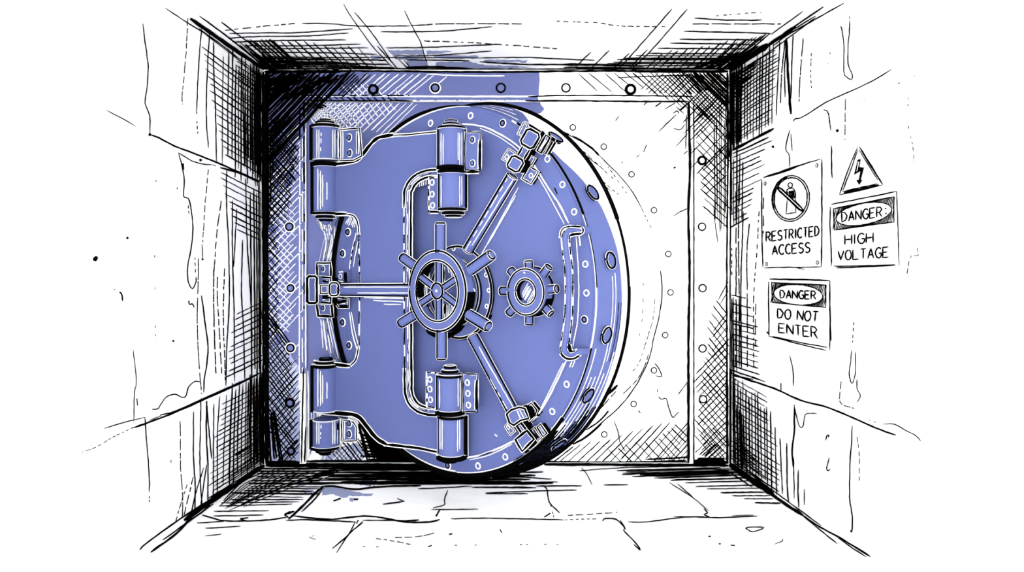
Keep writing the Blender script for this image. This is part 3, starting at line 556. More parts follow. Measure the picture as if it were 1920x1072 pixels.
# upper band, its shade drawn in slanted strokes
hatch(mb, S, [(645, 178), (690, 138)], [(769, 178), (815, 141)], 10, 1.9, 'w', j=1.5)
hatch(mb, S, [(640, 158), (660, 178)], [(700, 160), (716, 178)], 6, 1.6, 'w', j=1.5)
strokes(mb, S, [(2, [(818, 160), (838, 143)]), (2.2, [(800, 139), (880, 142), (946, 142)]), (1.8, [(742, 170), (752, 180)])], 'w')
strokes(mb, S, [(1.8, [(1085, 138), (1120, 171)]), (1.8, [(1104, 137), (1148, 173)]), (1.8, [(1134, 137), (1172, 171)]), (1.8, [(1152, 137), (1183, 162)]), (2, [(1158, 146), (1220, 143), (1300, 141)])])
hatch(mb, S, [(1172, 137), (1205, 164)], [(1340, 137), (1366, 160)], 20, 2.1, ease=.8, j=1.5, mid=[(1255, 137), (1364, 245)])
hatch(mb, S, [(1262, 137), (1300, 178)], [(1345, 137), (1366, 158)], 16, 2.6, j=1.5)
hatch(mb, S, [(1300, 137), (1364, 200)], [(1352, 137), (1366, 150)], 12, 3.2, j=1.5)
hatch(mb, S, [(1303, 180), (1366, 250)], [(1318, 385), (1364, 425)], 15, 2.0, j=1.5)
hatch(mb, S, [(1198, 170), (1232, 138)], [(1303, 330), (1366, 265)], 16, 2.0, j=1.5, mid=[(1270, 178), (1312, 138)])
hatch(mb, S, [(1300, 190), (1352, 140)], [(1303, 262), (1366, 198)], 10, 2.2, j=1.5)
hatch(mb, S, [(1318, 320), (1366, 270)], [(1320, 365), (1362, 327)], 4, 1.8, j=2)
hatch(mb, S, [(1338, 220), (1340, 400)], [(1362, 200), (1361, 430)], 6, 1.8, j=1.5, ends=.15)
strokes(mb, S, [(1.8, [(1338, 385), (1341, 420), (1346, 455)]), (1.8, [(1349, 370), (1350, 435)])])
# lower right, corner shade in crossed strokes
strokes(mb, S, [(1.9, [(1346, 563), (1366, 527)]), (1.9, [(1350, 570), (1366, 545)])])
hatch(mb, S, [(1342, 562), (1364, 590)], [(1324, 612), (1364, 664)], 5, 1.9, j=1.5)
hatch(mb, S, [(1330, 620), (1364, 664)], [(1303, 800), (1364, 866)], 16, 2.0, j=1.5)
hatch(mb, S, [(1337, 620), (1364, 585)], [(1336, 670), (1364, 640)], 5, 1.8, j=1.5)
hatch(mb, S, [(1303, 705), (1364, 640)], [(1320, 867), (1364, 826)], 16, 2.0, j=1.5)
hatch(mb, S, [(1303, 815), (1350, 866)], [(1335, 800), (1364, 832)], 5, 1.8, j=1.5)
hatch(mb, S, [(1303, 850), (1330, 825)], [(1340, 866), (1364, 845)], 7, 2, j=1.5)
hatch(mb, S, [(1303, 860), (1362, 860)], [(1303, 867), (1364, 866)], 3, 3.5, j=1)
# inked edges of the frame
strokes(mb, S, [(4, [(496, 134), (700, 133), (900, 135), (1100, 133), (1366, 133)]), (6, [(496, 134), (640, 134)]), (5, [(1190, 134), (1366, 134)]), (9, [(500, 135), (499, 400), (500, 640), (500, 868)]), (5, [(1364, 136), (1365, 300)]), (3.4, [(1365, 290), (1363, 480), (1363, 700)]), (5, [(1363, 690), (1364, 868)]), (8, [(497, 867), (562, 867)]), (7, [(1300, 867), (1366, 867)])])
strokes(mb, S, [(2.6, [(572, 179), (640, 179), (770, 179)], dict(dash=(26, 6))), (3, [(575, 189), (650, 189), (775, 189)]), (2.6, [(990, 181), (1060, 179), (1170, 179), (1300, 181)]), (3.4, [(985, 189), (1080, 189), (1200, 190), (1291, 190)]), (5, [(1291, 190), (1293, 260), (1294, 320), (1291, 400), (1293, 520), (1291, 640), (1291, 868)]), (2.6, [(1301, 190), (1301, 360), (1301, 868)]), (3.4, [(570, 190), (570, 300), (571, 360)], dict(dash=(30, 8))), (3, [(569, 690), (565, 868)]), (2.4, [(571, 400), (570, 600)], dict(dash=(14, 22))), (3, [(562, 200), (562, 262)]), (3, [(573, 800), (571, 866)])])
strokes(mb, S, [(3.2, [(700, 180), (860, 181), (1000, 181)]), (3, [(720, 189), (990, 189)], dict(dash=(60, 3))), (2.2, [(562, 270), (562, 420), (561, 660), (562, 760)]), (2.2, [(573, 240), (573, 460), (573, 690)]), (1.8, [(567, 260), (567, 700)], dict(dash=(40, 12)))], 'w')
trim_1 = tag(mb.build('trim_1', origin=Vector((0, D, 1.5))), kind='structure')
NY = Vector((0, -1, 0))
for x, y, r, st in ((700, 168, 8.5, 'k2'), (816, 165, 8.5, 'wk'), (939, 165, 9, 'k'), (1061, 165, 8.5, 'k'), (1182, 168, 9, 'k2'), (1316, 301, 7.5, 'k2'), (1316, 425, 7.5, 'k'), (1317, 540, 7.5, 'k'), (1317, 653, 7.5, 'k'), (1318, 748, 7.5, 'k'),
                    (543, 425, 8, 'wk'), (545, 540, 7.5, 'wk'), (545, 652, 8, 'wk'), (544, 755, 8, 'k2'), (546, 845, 7, 'k2')):
    white = x > 1010
    stud('bolt', trim_1, S_F.hit(x, y, .008), NY, dpx(S_F.hit(x, y), r), 'k' if st == 'k2' else st, 'p' if white else 's', .35, .42 if st == 'k2' else .22)

# ---- the riveted steel ring around the opening
mb = MB()
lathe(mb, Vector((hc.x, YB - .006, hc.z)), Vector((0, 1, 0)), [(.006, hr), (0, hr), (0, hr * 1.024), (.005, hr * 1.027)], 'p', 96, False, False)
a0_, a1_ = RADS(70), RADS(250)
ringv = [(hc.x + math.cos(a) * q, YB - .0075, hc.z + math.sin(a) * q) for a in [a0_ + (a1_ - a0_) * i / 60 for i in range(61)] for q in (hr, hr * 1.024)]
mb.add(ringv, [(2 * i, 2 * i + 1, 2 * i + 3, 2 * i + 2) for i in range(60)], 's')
trim_2 = tag(mb.build('trim_2'), kind='structure')
for x, y in ((1074, 239), (1132, 275), (1184, 327), (1226, 394), (1253, 476), (1257, 548), (1247, 628), (1226, 694), (1188, 757), (1133, 814)):
    stud('rivet', trim_2, S_B.hit(x, y, .002), NY, dpx(S_B.hit(x, y), 5.8), 'k', 'p', .35, .22)

# ================================================================== WALL-SIDE HINGE BRACKETS
def vcyl(x, y0, y1, rpx, w):
    """vertical cylinder on the door plane at height w: pixel column x from y0 (top) to y1 (bottom)"""
    m = Dp(x, (y0 + y1) / 2, w); dz = m.y / F
    r = dpx(m, rpx)
    return Vector((m.x, m.y, EYE.z + (CY - y0) * dz)), Vector((m.x, m.y, EYE.z + (CY - y1) * dz)), r
WK = .10
def wall_bracket(y0, y1, cap_y, leaf, bolts, label, top):
    a, b, r = vcyl(611, y0, y1, 25, WK)
    root = empty('hinge_bracket', Vector((a.x, YB, (a.z + b.z) / 2)), label, 'hinge', 'hinge knuckles on the wall')
    mb = MB(); cy = cylinder(mb, a, b, r, 'b', 4.5, 1.3, (1, .01) if top else (.01, 1), (1.5, .01))
    for x, h in ((594, 0), (598, 0), (624, 0), (628, 2), (633, 0)):  # white shading lines drawn down the barrel
        ink(mb, cy, [(x, y0 + 6), (x, y1 - 6)], 1.8, 'w', wob=.2)
    ink(mb, cy, [(602, y0 + 12), (601, y1 - 14)], 1.6, 'w', dash=(5, 8)); ink(mb, cy, [(633.5, y0 + 8), (634, y0 + 22)], 4, 'k')
    mb.build('knuckle', root)
    mb = MB(); v = Vector((0, 0, 1 if top else -1)); e = a if top else b
    lathe(mb, e, v, [(0, r * .72), (dpx(e, 6), r * .66), (dpx(e, 11), r * .42)], 'b', 24)
    line3(mb, circle3(e + v * dpx(e, 6), v, r * .66, 30), 3); line3(mb, circle3(e + v * dpx(e, 11), v, r * .42, 24), 2.4)
    if not top: ink(mb, Cyl(e, e + v, r * .7), [(598, cap_y - 6), (612, cap_y - 3), (626, cap_y - 6)], 4)
    mb.build('pin_cap', root)
    # block that carries the knuckle on the wall
    mb = MB(); c0 = Vector((a.x, (a.y + r * .3 + YB) / 2 + .02, (a.z + b.z) / 2)); hx, hy, hz = r * .75, (YB - a.y - r * .3) / 2 + .02, (a.z - b.z) / 2 * .9
    vs = [c0 + Vector((sx * hx, sy * hy, sz * hz)) for sx in (-1, 1) for sy in (-1, 1) for sz in (-1, 1)]
    mb.add(vs, [(0, 1, 3, 2), (4, 6, 7, 5), (0, 4, 5, 1), (2, 3, 7, 6), (0, 2, 6, 4), (1, 5, 7, 3)], 'b')
    mb.build('mounting_block', root)
    mb = MB(); P = prism(mb, leaf, SD(0), WK - .005, WK + .006, 'b', 2.6, 1.3, 0)
    x0, x1 = leaf[0][0], leaf[1][0]
    for x in (x0 + 2, x0 + 6): ink(mb, P, [(x, leaf[0][1] + 3), (x, leaf[3][1] - 3)], 1.8, 'w')
    ink(mb, P, [(x1 - 4, leaf[1][1] + 6), (x1 - 4, leaf[2][1] - 4)], 2.2, 'k', 1.2)
    lf = mb.build('leaf', root)
    for bx, by in bolts: stud('leaf_bolt', lf, Dp(bx, by, WK + .007), DN, dpx(Dp(bx, by, WK), 6.2), 'wk', 'b', .45, .2)
    return root
wall_bracket(237, 302, 226, [(637, 243), (674, 240), (678, 292), (663, 300), (637, 301)], [(655, 258), (656, 287)], 'upper blue hinge knuckle on the wall with a two-bolt leaf, above the door arm', True)
wall_bracket(784, 838, 848, [(640, 787), (662, 791), (668, 800), (668, 826), (641, 827)], [(655, 793), (655, 813)], 'lower blue wall hinge knuckle near the floor, below the door arm', False)

# ================================================================== THE VAULT DOOR
ROOT = empty('vault_door', Vector((DC.x, DC.y, DC.z - RD)), 'round blue steel vault door standing ajar, with handwheel, locking bars and crane hinge', 'vault door')
def rim_pt(ph, s, e=0.0):
    R = RD + (RB - RD) * s + e
    return DC - DN * (TD * s) + (DU * math.cos(ph) + DV * math.sin(ph)) * R
RAD = math.radians
# ---- slab: face, inked rim, partly painted edge
mb = MB(); NS = 180
def smax(ph):
    d = math.degrees(ph) % 360
    if d > 180: d -= 360
    tab = [(-180, 1), (-60, 1), (-40, .93), (-20, .82), (0, .80), (12, .78), (24, .66), (33, .45), (40, .22), (47, .10), (53, .12), (60, .55), (66, .85), (74, 1), (180, 1)]
    for (a, x), (b, y) in zip(tab, tab[1:]):
        if a <= d <= b: return x + (y - x) * (d - a) / (b - a)
A = [2 * math.pi * i / NS for i in range(NS)]
front = [rim_pt(a, 0) for a in A]; mid = [rim_pt(a, smax(a)) for a in A]; mid2 = [rim_pt(a, max(smax(a), .999)) for a in A]; back = [rim_pt(a, 1) for a in A]
rng = [(i, (i + 1) % NS) for i in range(NS)]
mb.add(front, [tuple(range(NS))], 'b'); mb.add(back, [tuple(range(NS))[::-1]], 'b')
mb.add(front + mid, [(i, NS + i, NS + j, j) for i, j in rng], 'b'); mb.add(mid + back, [(i, NS + i, NS + j, j) for i, j in rng], 'p')
def arc(s, d0, d1, n=40, e=.004): return [rim_pt(RAD(d0 + (d1 - d0) * i / (n - 1)), s, e) for i in range(n)]
def rimline(s, d0, d1, w, c='k', n=30, s1=None):
    pts = [rim_pt(RAD(d0 + (d1 - d0) * i / (n - 1)), s + ((s1 - s) * i / (n - 1) if s1 is not None else 0), .004) for i in range(n)]
    # flat strip lying on the conical edge
    vs, fs = [], []
    for i, p in enumerate(pts):
        a = RAD(d0 + (d1 - d0) * i / (n - 1)); sc = s + ((s1 - s) * i / (n - 1) if s1 is not None else 0)
        q = rim_pt(a, sc); dd = (rim_pt(a, sc + .01) - q); pp = proj(q); p2 = proj(q + dd)
        gain = math.hypot(p2[0] - pp[0], p2[1] - pp[1]) / .01 or 1
        hs = min(.07, w / 2 / gain) * random.uniform(.8, 1.2)
        e = .003 if c == 'w' else .0045
        vs += [rim_pt(a, sc - hs, e), rim_pt(a, sc + hs, e)]
    mb.add(vs, [(2 * i, 2 * i + 1, 2 * i + 3, 2 * i + 2) for i in range(n - 1)], c)
# outer contour (back edge), thicker above and below
def bead(pts, wpx, c='k'): tube(mb, pts, dpx(pts[len(pts) // 2], wpx / 2), c)
bead(arc(1, 20, 114, 60), 8); bead(arc(1, -30, 24, 40), 6); bead(arc(1, -140, -26, 60), 7.5); bead(arc(1.0, 60, 100, 20, .008), 7)
bead(arc(1, -32, 2, 30, .012), 3)
# front edge
tube(mb, arc(0, -40, 60, 60, .001), dpx(DC, 1.5), 'w')
line3(mb, arc(0, 22, 58, 24, .003), 4, 0); line3(mb, arc(0, 2, 23, 16, .003), 2.4, 0); line3(mb, arc(0, -36, -14, 18, .003), 3.2, 0); line3(mb, arc(0, -86, -36, 44, .003), 5.5, 1); line3(mb, arc(0, -140, -84, 44, .004), 8, 1.4); tube(mb, arc(0, 78, 136, 60, .002), [dpx(DC, 4.9 * min(1, .12 + i / 26)) for i in range(60)], 'w'); tube(mb, [p + DN * dpx(DC, 4.5) for p in arc(0, 78, 136, 60, .005)], [dpx(DC, 3.9 * min(1, .1 + i / 26)) for i in range(60)], 'k')
# left front edge, seen in the gap of the hinge arm
line3(mb, arc(0, 150, 211, 40, .0), 8, 1.5)
# shade inked along the underside and strokes running round the edge
for k in range(9): rimline(.08 + k * .11, -98 + random.uniform(-4, 4), -58 + random.uniform(-7, 7), 6)
for k in range(9): rimline(.10 + k * .105, -62 + random.uniform(-4, 4), -46 + 3.0 * random.uniform(-1, 1), 4.6)
for k in range(7): rimline(.25 + k * .12, -47 + random.uniform(-4, 4), -37 + random.uniform(-5, 5), 2.4)
for k in range(6): rimline(.15 + k * .12, -45 + random.uniform(-4, 4), -18 + random.uniform(-5, 4), 1.7, 'w')
for k in range(4): rimline(.5 + k * .09, -18, 2 + random.uniform(-5, 4), 1.2, 'w' if k < 2 else 'k', 20)
for k in range(5): rimline(.1 + k * .1, -47, -38, 2.4, 'w', 12)
for k in range(3): rimline(.2 + k * .25, 60 + 4 * k, 78, 1.8, 'w', 14)
for k in range(6): rimline(.50 + k * .09, -47 + random.uniform(-2, 3), -33 + random.uniform(-5, 3), 2.6)
P0 = SD(0)
# strokes on the face
hatch(mb, P0, [(770, 854), (830, 872)], [(790, 868), (838, 880)], 4, 1.8, 'w', j=1)
hatch(mb, P0, [(765, 848), (830, 858)], [(775, 856), (850, 873)], 4, 1.8, 'w', j=1)
strokes(mb, P0, [(4, [(790, 848), (797, 852), (796, 860)]), (2.4, [(764, 238), (750, 252)])], 'k', 1)
strokes(mb, P0, [(1.8, [(758, 250), (775, 236)]), (1.8, [(762, 250), (780, 240)]), (2, [(928, 814), (932, 818)])], 'w')
slab_ = mb.build('door_slab', ROOT)
# ---- raised flange ring with rivets
mb = MB(); RI = RD * .905
lathe(mb, DC + DN * .0, DN, [(0, RD * .985), (.004, RD * .985), (.004, RI), (0, RI)], 'b', 120, False, False)
def facearc(R, d0, d1, e=.005, n=50): return [DC + DN * e + (DU * math.cos(RAD(d0 + (d1 - d0) * i / (n - 1))) + DV * math.sin(RAD(d0 + (d1 - d0) * i / (n - 1)))) * R for i in range(n)]
S6 = SD(.004)
strokes(mb, S6, [(3, [(866, 232), (905, 237), (940, 253), (972, 275), (1000, 308), (1030, 355), (1050, 385), (1066, 418)]), (1.6, [(900, 240), (935, 256), (968, 280), (996, 312), (1024, 356), (1058, 420)]),
    (3, [(866, 859), (900, 853), (940, 838), (966, 825)]), (1.6, [(880, 862), (920, 852), (960, 832)]), (3, [(1062, 676), (1040, 722), (1020, 760), (1000, 788)]), (1.6, [(1056, 680), (1034, 726), (1014, 765)])], 'w')
strokes(mb, S6, [(2, [(1040, 352), (1045, 364)]), (2.4, [(898, 855), (924, 846)]), (1.8, [(1000, 790), (1020, 768)], dict(dash=(6, 5)))])
# inner edge of the ring in the gap of the arm
strokes(mb, S6, [(2.2, [(668, 436), (660, 470), (655, 505)]), (1.6, [(671, 452), (662, 500)]), (2, [(655, 585), (661, 625), (669, 655)]), (1.8, [(659, 585), (666, 625), (672, 648)])], 'w')
strokes(mb, S6, [(1.8, [(665, 452), (659, 478), (657, 500)], dict(dash=(10, 5)))])
hatch(mb, S6, [(648, 418), (656, 404)], [(664, 428), (668, 412)], 6, 1.7, 'w', j=.6)
hatch(mb, S6, [(984, 850), (1012, 818)], [(1022, 832), (1046, 806)], 8, 4.2, j=1.5)  # shadow beside the lower bar's head, inked on the ring
hatch(mb, S6, [(960, 868), (1000, 845)], [(985, 856), (1010, 838)], 4, 3, j=1.5)
ring = mb.build('flange_ring', ROOT)
for x, y in ((808, 231), (883, 217), (943, 231), (1027, 298), (1055, 346), (1077, 397), (1098, 495), (1100, 549), (1096, 599), (1063, 720), (1036, 771), (948, 856), (897, 873), (840, 872), (653, 435), (643, 475), (643, 604), (655, 647)):
    p = Dp(x, y, .005); stud('rivet', ring, p, DN, dpx(p, 6.0), 'wk' if x < 700 or x in (943, 1096, 840) else 'w', 'b', .35, .3)
# ---- locking bolts in the edge
def rim_find(x, y):
    best = min(((math.hypot(*(a - b for a, b in zip(proj(rim_pt(RAD(d * .5), k * .05)), (x, y)))), d * .5, k * .05) for d in range(-150, 150) for k in range(21)))
    return best[1], best[2]
for x, y, ph, s in ((1040, 262, 53, .42), (1108, 365, 33, .55), (1140, 488, 10, .45), (1133, 625, -14, .43), (1100, 738, -35.5, .50), (1046, 828, -52, .5)):
    ph, s = rim_find(x, y); a = RAD(ph); n = DU * math.cos(a) + DV * math.sin(a); p = rim_pt(a, s)
    mb = MB(); r = dpx(p, 15)
    lathe(mb, p - n * .06, n, [(0, r), (.072, r), (.078, r * .9)], 'b', 28)
    line3(mb, circle3(p + n * .014, n, r, 30), 3.2, 1.4)
    pts = [q for q in circle3(p + n * .008, n, r * 1.03, 40) if (q - p).dot(DN) > 0]; pts.sort(key=lambda q: (q - p).dot(n.cross(DN))); tube(mb, pts, dpx(p, 2.2), 'k')
    mb.build('locking_bolt', ROOT)

# ---- crane arm between the wall hinge and the door hinge
mb = MB(); W0, W1 = .035, .085
arm = [(592, 309), (640, 307), (663, 303), (677, 293), (690, 276), (700, 265), (712, 257), (738, 254), (824, 247), (824, 326), (800, 326), (778, 336), (766, 353), (763, 380), (763, 540), (764, 735), (774, 758), (795, 770), (824, 773),
       (824, 848), (790, 841), (725, 833), (705, 820), (685, 796), (668, 779), (638, 775), (606, 772), (592, 769), (592, 683), (655, 685), (668, 668), (672, 650), (673, 545), (673, 440), (671, 420), (664, 405), (650, 402), (592, 402)]
SA = prism(mb, arm, SD(0), W0, W1, 'b', 0)
strokes(mb, SA, [(6, [(586, 311), (625, 308), (662, 303), (677, 293), (690, 276), (700, 265), (712, 257), (738, 253)]), (2.6, [(738, 254), (780, 251), (824, 246)]), (5, [(590, 402), (620, 401), (650, 401)]),
    (2.4, [(650, 402), (664, 405), (671, 420), (673, 440)]), (6, [(588, 679), (620, 682), (656, 686)]), (2.6, [(656, 686), (668, 672), (672, 650)]),
    (7, [(588, 768), (606, 772), (638, 775), (668, 779), (685, 796), (705, 820), (725, 833)]), (5, [(725, 833), (760, 837), (790, 841), (824, 848)])], 'k', 1.6)
strokes(mb, SA, [(2.6, [(673, 440), (674, 545), (673, 650)])], 'w'); strokes(mb, SA, [(2.2, [(673, 440), (674, 545), (673, 650)], dict(dash=(26, 14)))])
mb_arm = mb.build('crane_arm', ROOT)
# rolled edge of the arm
mb = MB(); pth = spline([(824, 325), (800, 326), (779, 336), (767, 353), (764, 380), (764, 540), (765, 700), (766, 735), (775, 757), (795, 769), (824, 772)], 14)
pc = [Dp(x, y, .095) for x, y in pth]; tube(mb, pc, dpx(pc[8], 6.5), 'b', ns=10)
e = SD(.095 + dpx(pc[8], 6.5) + .004)
def offs(p, d):
    o = []
    for i, (x, y) in enumerate(p):
        a, b = p[max(0, i - 1)], p[min(len(p) - 1, i + 1)]; l = math.hypot(b[0] - a[0], b[1] - a[1]) or 1
        o.append((x + (b[1] - a[1]) / l * d, y - (b[0] - a[0]) / l * d))
    return o
o1, o2 = offs(pth, -6.5), offs(pth, 6.5)      # outer (left) and inner (right) contour
n = len(pth)
ink(mb, e, [q for q in offs(pth, 0)][2:-2], 2.2, 'w', smooth=False); ink(mb, e, o1 if o1[n // 2][0] > pth[n // 2][0] else o2, 4.2, 'k', 1.6, smooth=False)
lf = o2 if o1[n // 2][0] > pth[n // 2][0] else o1
ink(mb, e, lf, 2.2, 'w', smooth=False); ink(mb, e, lf, 2.2, 'k', smooth=False, dash=(30, 16)); ink(mb, e, lf[:14], 4.2, 'k', 1.2, smooth=False); ink(mb, e, lf[-14:], 4.6, 'k', 1.2, smooth=False)
ink(mb, e, offs(pth, 0)[2:-2], 1.6, 'k', smooth=False, dash=(20, 26))
for x in range(779, 802, 4): ink(mb, SD(.09), [(x, 337 + (800 - x) * .3), (x - 1, 346 + (800 - x) * .3)], 1.5, 'w')
mb.build('rolled_edge', mb_arm)
# knuckles of the arm at the wall
for y0, y1, up in ((308, 402, False), (683, 770, True)):
    a, b, r = vcyl(611, y0, y1, 23.5, WK); mb = MB()
    cy = cylinder(mb, a, b, r, 'b', 5, 1.3, (1.5, .8) if not up else (1, .01), (1.2, .005))
    for x, d in ((596, 0), (601, 4), (605, 12), (613, 26)): ink(mb, cy, [(x, y0 + 8 + d), (x, y1 - 8 - d * .5)], 1.7, 'w', dash=(30, 4) if x > 610 else None)  # shading drawn as white upright lines
    v = Vector((0, 0, 1 if up else -1)); e_ = a if up else b
    lathe(mb, e_, v, [(0, r * .7), (dpx(e_, 5), r * .7), (dpx(e_, 12 if up else 20), r * (.3 if up else .12))], 'b', 24)
    line3(mb, circle3(e_ + v * dpx(e_, 5), v, r * .7, 28), 4, 1); line3(mb, circle3(e_ + v * dpx(e_, 10), v, r * .45, 20), 5, 0)
    mb.build('arm_knuckle', mb_arm)

# ---- door hinges: knuckles, leaves, pins
WH = .125
def hinge_cyl(x, y0, y1, rp, ends, sides, lines):
    a, b, r = vcyl(x, y0, y1, rp, WH); mb = MB()
    cy = cylinder(mb, a, b, r, 'b', 4.5, 1.3, ends, sides, .08)
    for lx, ly0, ly1 in lines: ink(mb, cy, [(lx, ly0), (lx, ly1)], 1.7, 'w', wob=.25)  # white lines draw the barrel's shading
    mb.build('hinge_knuckle', ROOT); return a, b, r
def hinge_leaf(poly, bolts, wpx=2.4, base=1.6, dash=None, thick=None):
    mb = MB(); P = prism(mb, poly, SD(0), WH - .012, WH + .005, 'b', 0)
    ink(mb, P, poly, 3.2, 'w', closed=True, smooth=False); ink(mb, P, poly, wpx, 'k', closed=True, smooth=False, dash=dash)
    if thick:
        for t in thick: ink(mb, P, t, 5, 'k', 1.4)
    lf = mb.build('hinge_leaf', ROOT)
    for x, y in bolts: p = Dp(x, y, WH + .006); stud('leaf_bolt', lf, p, DN, dpx(p, 5.6), 'wk' if poly[0][0] > 870 else 'w', 'b', .4, .2 if poly[0][0] > 870 else .3)
def pin_cap(x, y0, y1, rp, up, w=3):
    a, b, r = vcyl(x, y0, y1, rp, WH); mb = MB(); e_ = b if up else a; v = Vector((0, 0, 1 if up else -1)); L = (a - b).length
    lathe(mb, e_, v, [(0, r), (L * .55, r), (L, r * .72)], 'b', 24)
    line3(mb, circle3(e_ + v * L * .5, v, r, 28), w, 1.2); line3(mb, circle3(e_ + v * L, v, r * .72, 24), w * .8, 1.2)
    mb.build('pin_cap', ROOT)
hinge_leaf([(872, 248), (900, 247), (901, 318), (872, 319)], [(886, 262), (886, 306)], thick=[[(874, 323), (898, 322)], [(900, 262), (899, 318)]])
hinge_leaf([(804, 333), (824, 332), (824, 396), (804, 398)], [(811, 342), (811, 364), (812, 385)], dash=(9, 8), thick=[[(806, 397), (822, 397)]])
hinge_cyl(847, 240, 317, 25, (.7, 1.6), (1, .8), [(827, 250, 310), (831, 252, 308), (859, 248, 300), (862, 250, 312), (866, 248, 312), (816, 258, 312)])
hinge_cyl(848, 322, 394, 25, (1.2, 1), (.8, 1.3), [(827, 330, 388), (862, 330, 386), (866, 330, 384)])
pin_cap(846, 227, 240, 15, True, 2.4); pin_cap(850, 395, 405, 19, False, 5)
hinge_leaf([(800, 698), (821, 699), (821, 766), (800, 762)], [(807, 711), (807, 729), (808, 749)], dash=(8, 7))
hinge_leaf([(868, 700), (895, 702), (895, 772), (868, 771)], [(877, 717), (878, 737), (879, 759)], thick=[[(894, 712), (893, 768)]])
hinge_cyl(844, 702, 772, 24.5, (.9, 1.7), (.8, .7), [(824, 712, 764), (859, 706, 762), (863, 712, 768), (868, 712, 762)])
hinge_cyl(847, 778, 855, 25, (1, 1.8), (.6, 2), [(825, 784, 842), (829, 788, 842), (858, 786, 846), (862, 784, 842)])
pin_cap(844, 687, 703, 14, True, 5); pin_cap(844, 857, 863, 17, False, 4)
mb_h = None

# ---- handwheel and its mount
def wheel_pt(x, y, w): return Dp(x, y, w)
WW = .215
c0 = Dp(864, 547, .03); mb = MB(); cm = Dp(864, 547, 0.0)
RF = dpx(c0, 86); RDm = dpx(c0, 62)
lathe(mb, cm, DN, [(0, RF), (.03, RF), (.035, RF * .985)], 'b', 48)
line3(mb, circle3(cm + DN * .032, DN, RF, 60), 3.2, 1.4)
lathe(mb, cm, DN, [(.03, RDm), (.058, RDm), (.062, RDm * .97)], 'b', 48)
line3(mb, circle3(cm + DN * .060, DN, RDm, 60), 2.6, 1.4)
line3(mb, circle3(cm + DN * .034, DN, RDm, 60), 2.0, 1)
lathe(mb, cm, DN, [(.06, RDm * .3), (WW - .06, RDm * .3)], 'b', 24)
Sm = Plane(cm + DN * .063, DN); Sf = Plane(cm + DN * .036, DN)
for S_ in (Sf, SD(.004)): strokes(mb, S_, [(9, [(800, 616), (812, 626), (828, 630), (846, 627), (862, 616), (872, 600)])], 'k', 0)  # shadow under the wheel ring, inked on flange and slab
hatch(mb, Sf, [(884, 566), (880, 586)], [(896, 560), (894, 584)], 4, 1.7, 'w', j=.5)
cw = Dp(823, 545, WW)
low = [p for p in circle3(cm + DN * .012, DN, RF * 1.012, 80) if (p - cm).dot(DV) < -.45 * RF]; low.sort(key=lambda p: (p - cm).dot(DU)); tube(mb, low, dpx(c0, 4), 'k')  # shade inked under the flange's lower edge
low = [p for p in circle3(cm + DN * .02, DN, RF * 1.008, 80) if (p - cm).dot(DU) > .8 * RF]; low.sort(key=lambda p: (p - cm).dot(DV)); tube(mb, low, dpx(c0, 2.6), 'k')
# shade strokes inked between the spokes and under the wheel
hatch(mb, Sm, [(790, 510), (796, 600)], [(806, 492), (806, 530)], 6, 2.2, 'w', j=1)
hatch(mb, Sm, [(788, 515), (800, 492)], [(792, 540), (812, 492)], 6, 4.5, 'k', j=1)
hatch(mb, Sm, [(838, 494), (842, 512)], [(852, 500), (856, 525)], 4, 2, 'w', j=1)
hatch(mb, Sm, [(832, 574), (834, 600)], [(852, 566), (846, 594)], 5, 2.2, 'w', j=1)
strokes(mb, Sm, [(6, [(830, 500), (831, 530)]), (6, [(835, 570), (834, 588)]), (5, [(845, 540), (852, 545), (846, 552)]), (4, [(803, 576), (812, 592), (822, 598)])], 'k', 1)
mount = mb.build('wheel_mount', ROOT)
for x, y in ((851, 466), (912, 515), (917, 544), (913, 574), (888, 545)):
    w_ = .037 if x != 888 else .064; p = Dp(x, y, w_); stud('rivet', mount, p, DN, dpx(p, 4), 'w', 'b', .35, .4)
mb = MB(); RO, RIw = dpx(cw, 76), dpx(cw, 56)
lathe(mb, cw, DN, [(-.045, RIw * 1.03), (-.047, RO * .97), (-.040, RO), (.010, RO), (.018, RO * .97), (.018, RIw * 1.03), (.010, RIw), (-.040, RIw), (-.045, RIw * 1.03)], 'b', 64, False, False)
line3(mb, circle3(cw + DN * .0185, DN, RO * .985, 64), 2.8, 1.6); line3(mb, circle3(cw + DN * .0185, DN, RIw * 1.015, 64), 2.4, 1.6)
# shade inked on the ring's lower right and inner upper left flanks
for k in range(6):
    pts = circle3(cw + DN * (-.045 + .010 * k), DN, RO * 1.004, 40, 0, 2 * math.pi)
    pts = [p for p in pts if (p - cw).dot(DV) < .1 * RO and not ((p - cw).dot(DU) < 0 and (p - cw).dot(DV) > -.75 * RO)]
    pts.sort(key=lambda p: math.atan2((p - cw).dot(DU), -(p - cw).dot(DV)))
    tube(mb, pts[1:], dpx(cw, 2.4), 'k')
    pts = circle3(cw + DN * (.014 - .010 * k), DN, RIw * .995, 48); pts = [p for p in pts if (p - cw).dot(DU) < .15 * RIw and (p - cw).dot(DV) > -.35 * RIw]
    pts.sort(key=lambda p: math.atan2((p - cw).dot(DV), -(p - cw).dot(DU))); tube(mb, pts, dpx(cw, 2.0), 'k')
wheel = mb.build('handwheel', ROOT)
mb = MB(); rh = dpx(cw, 14.5)
lathe(mb, cw, DN, [(-.07, rh), (.012, rh), (.02, rh * .8)], 'b', 28); line3(mb, circle3(cw + DN * .015, DN, rh, 30), 3, 1.5)
tube(mb, circle3(cw + DN * .021, DN, rh * .12, 8), rh * .08, 'w', True)
mb.build('hub', wheel)
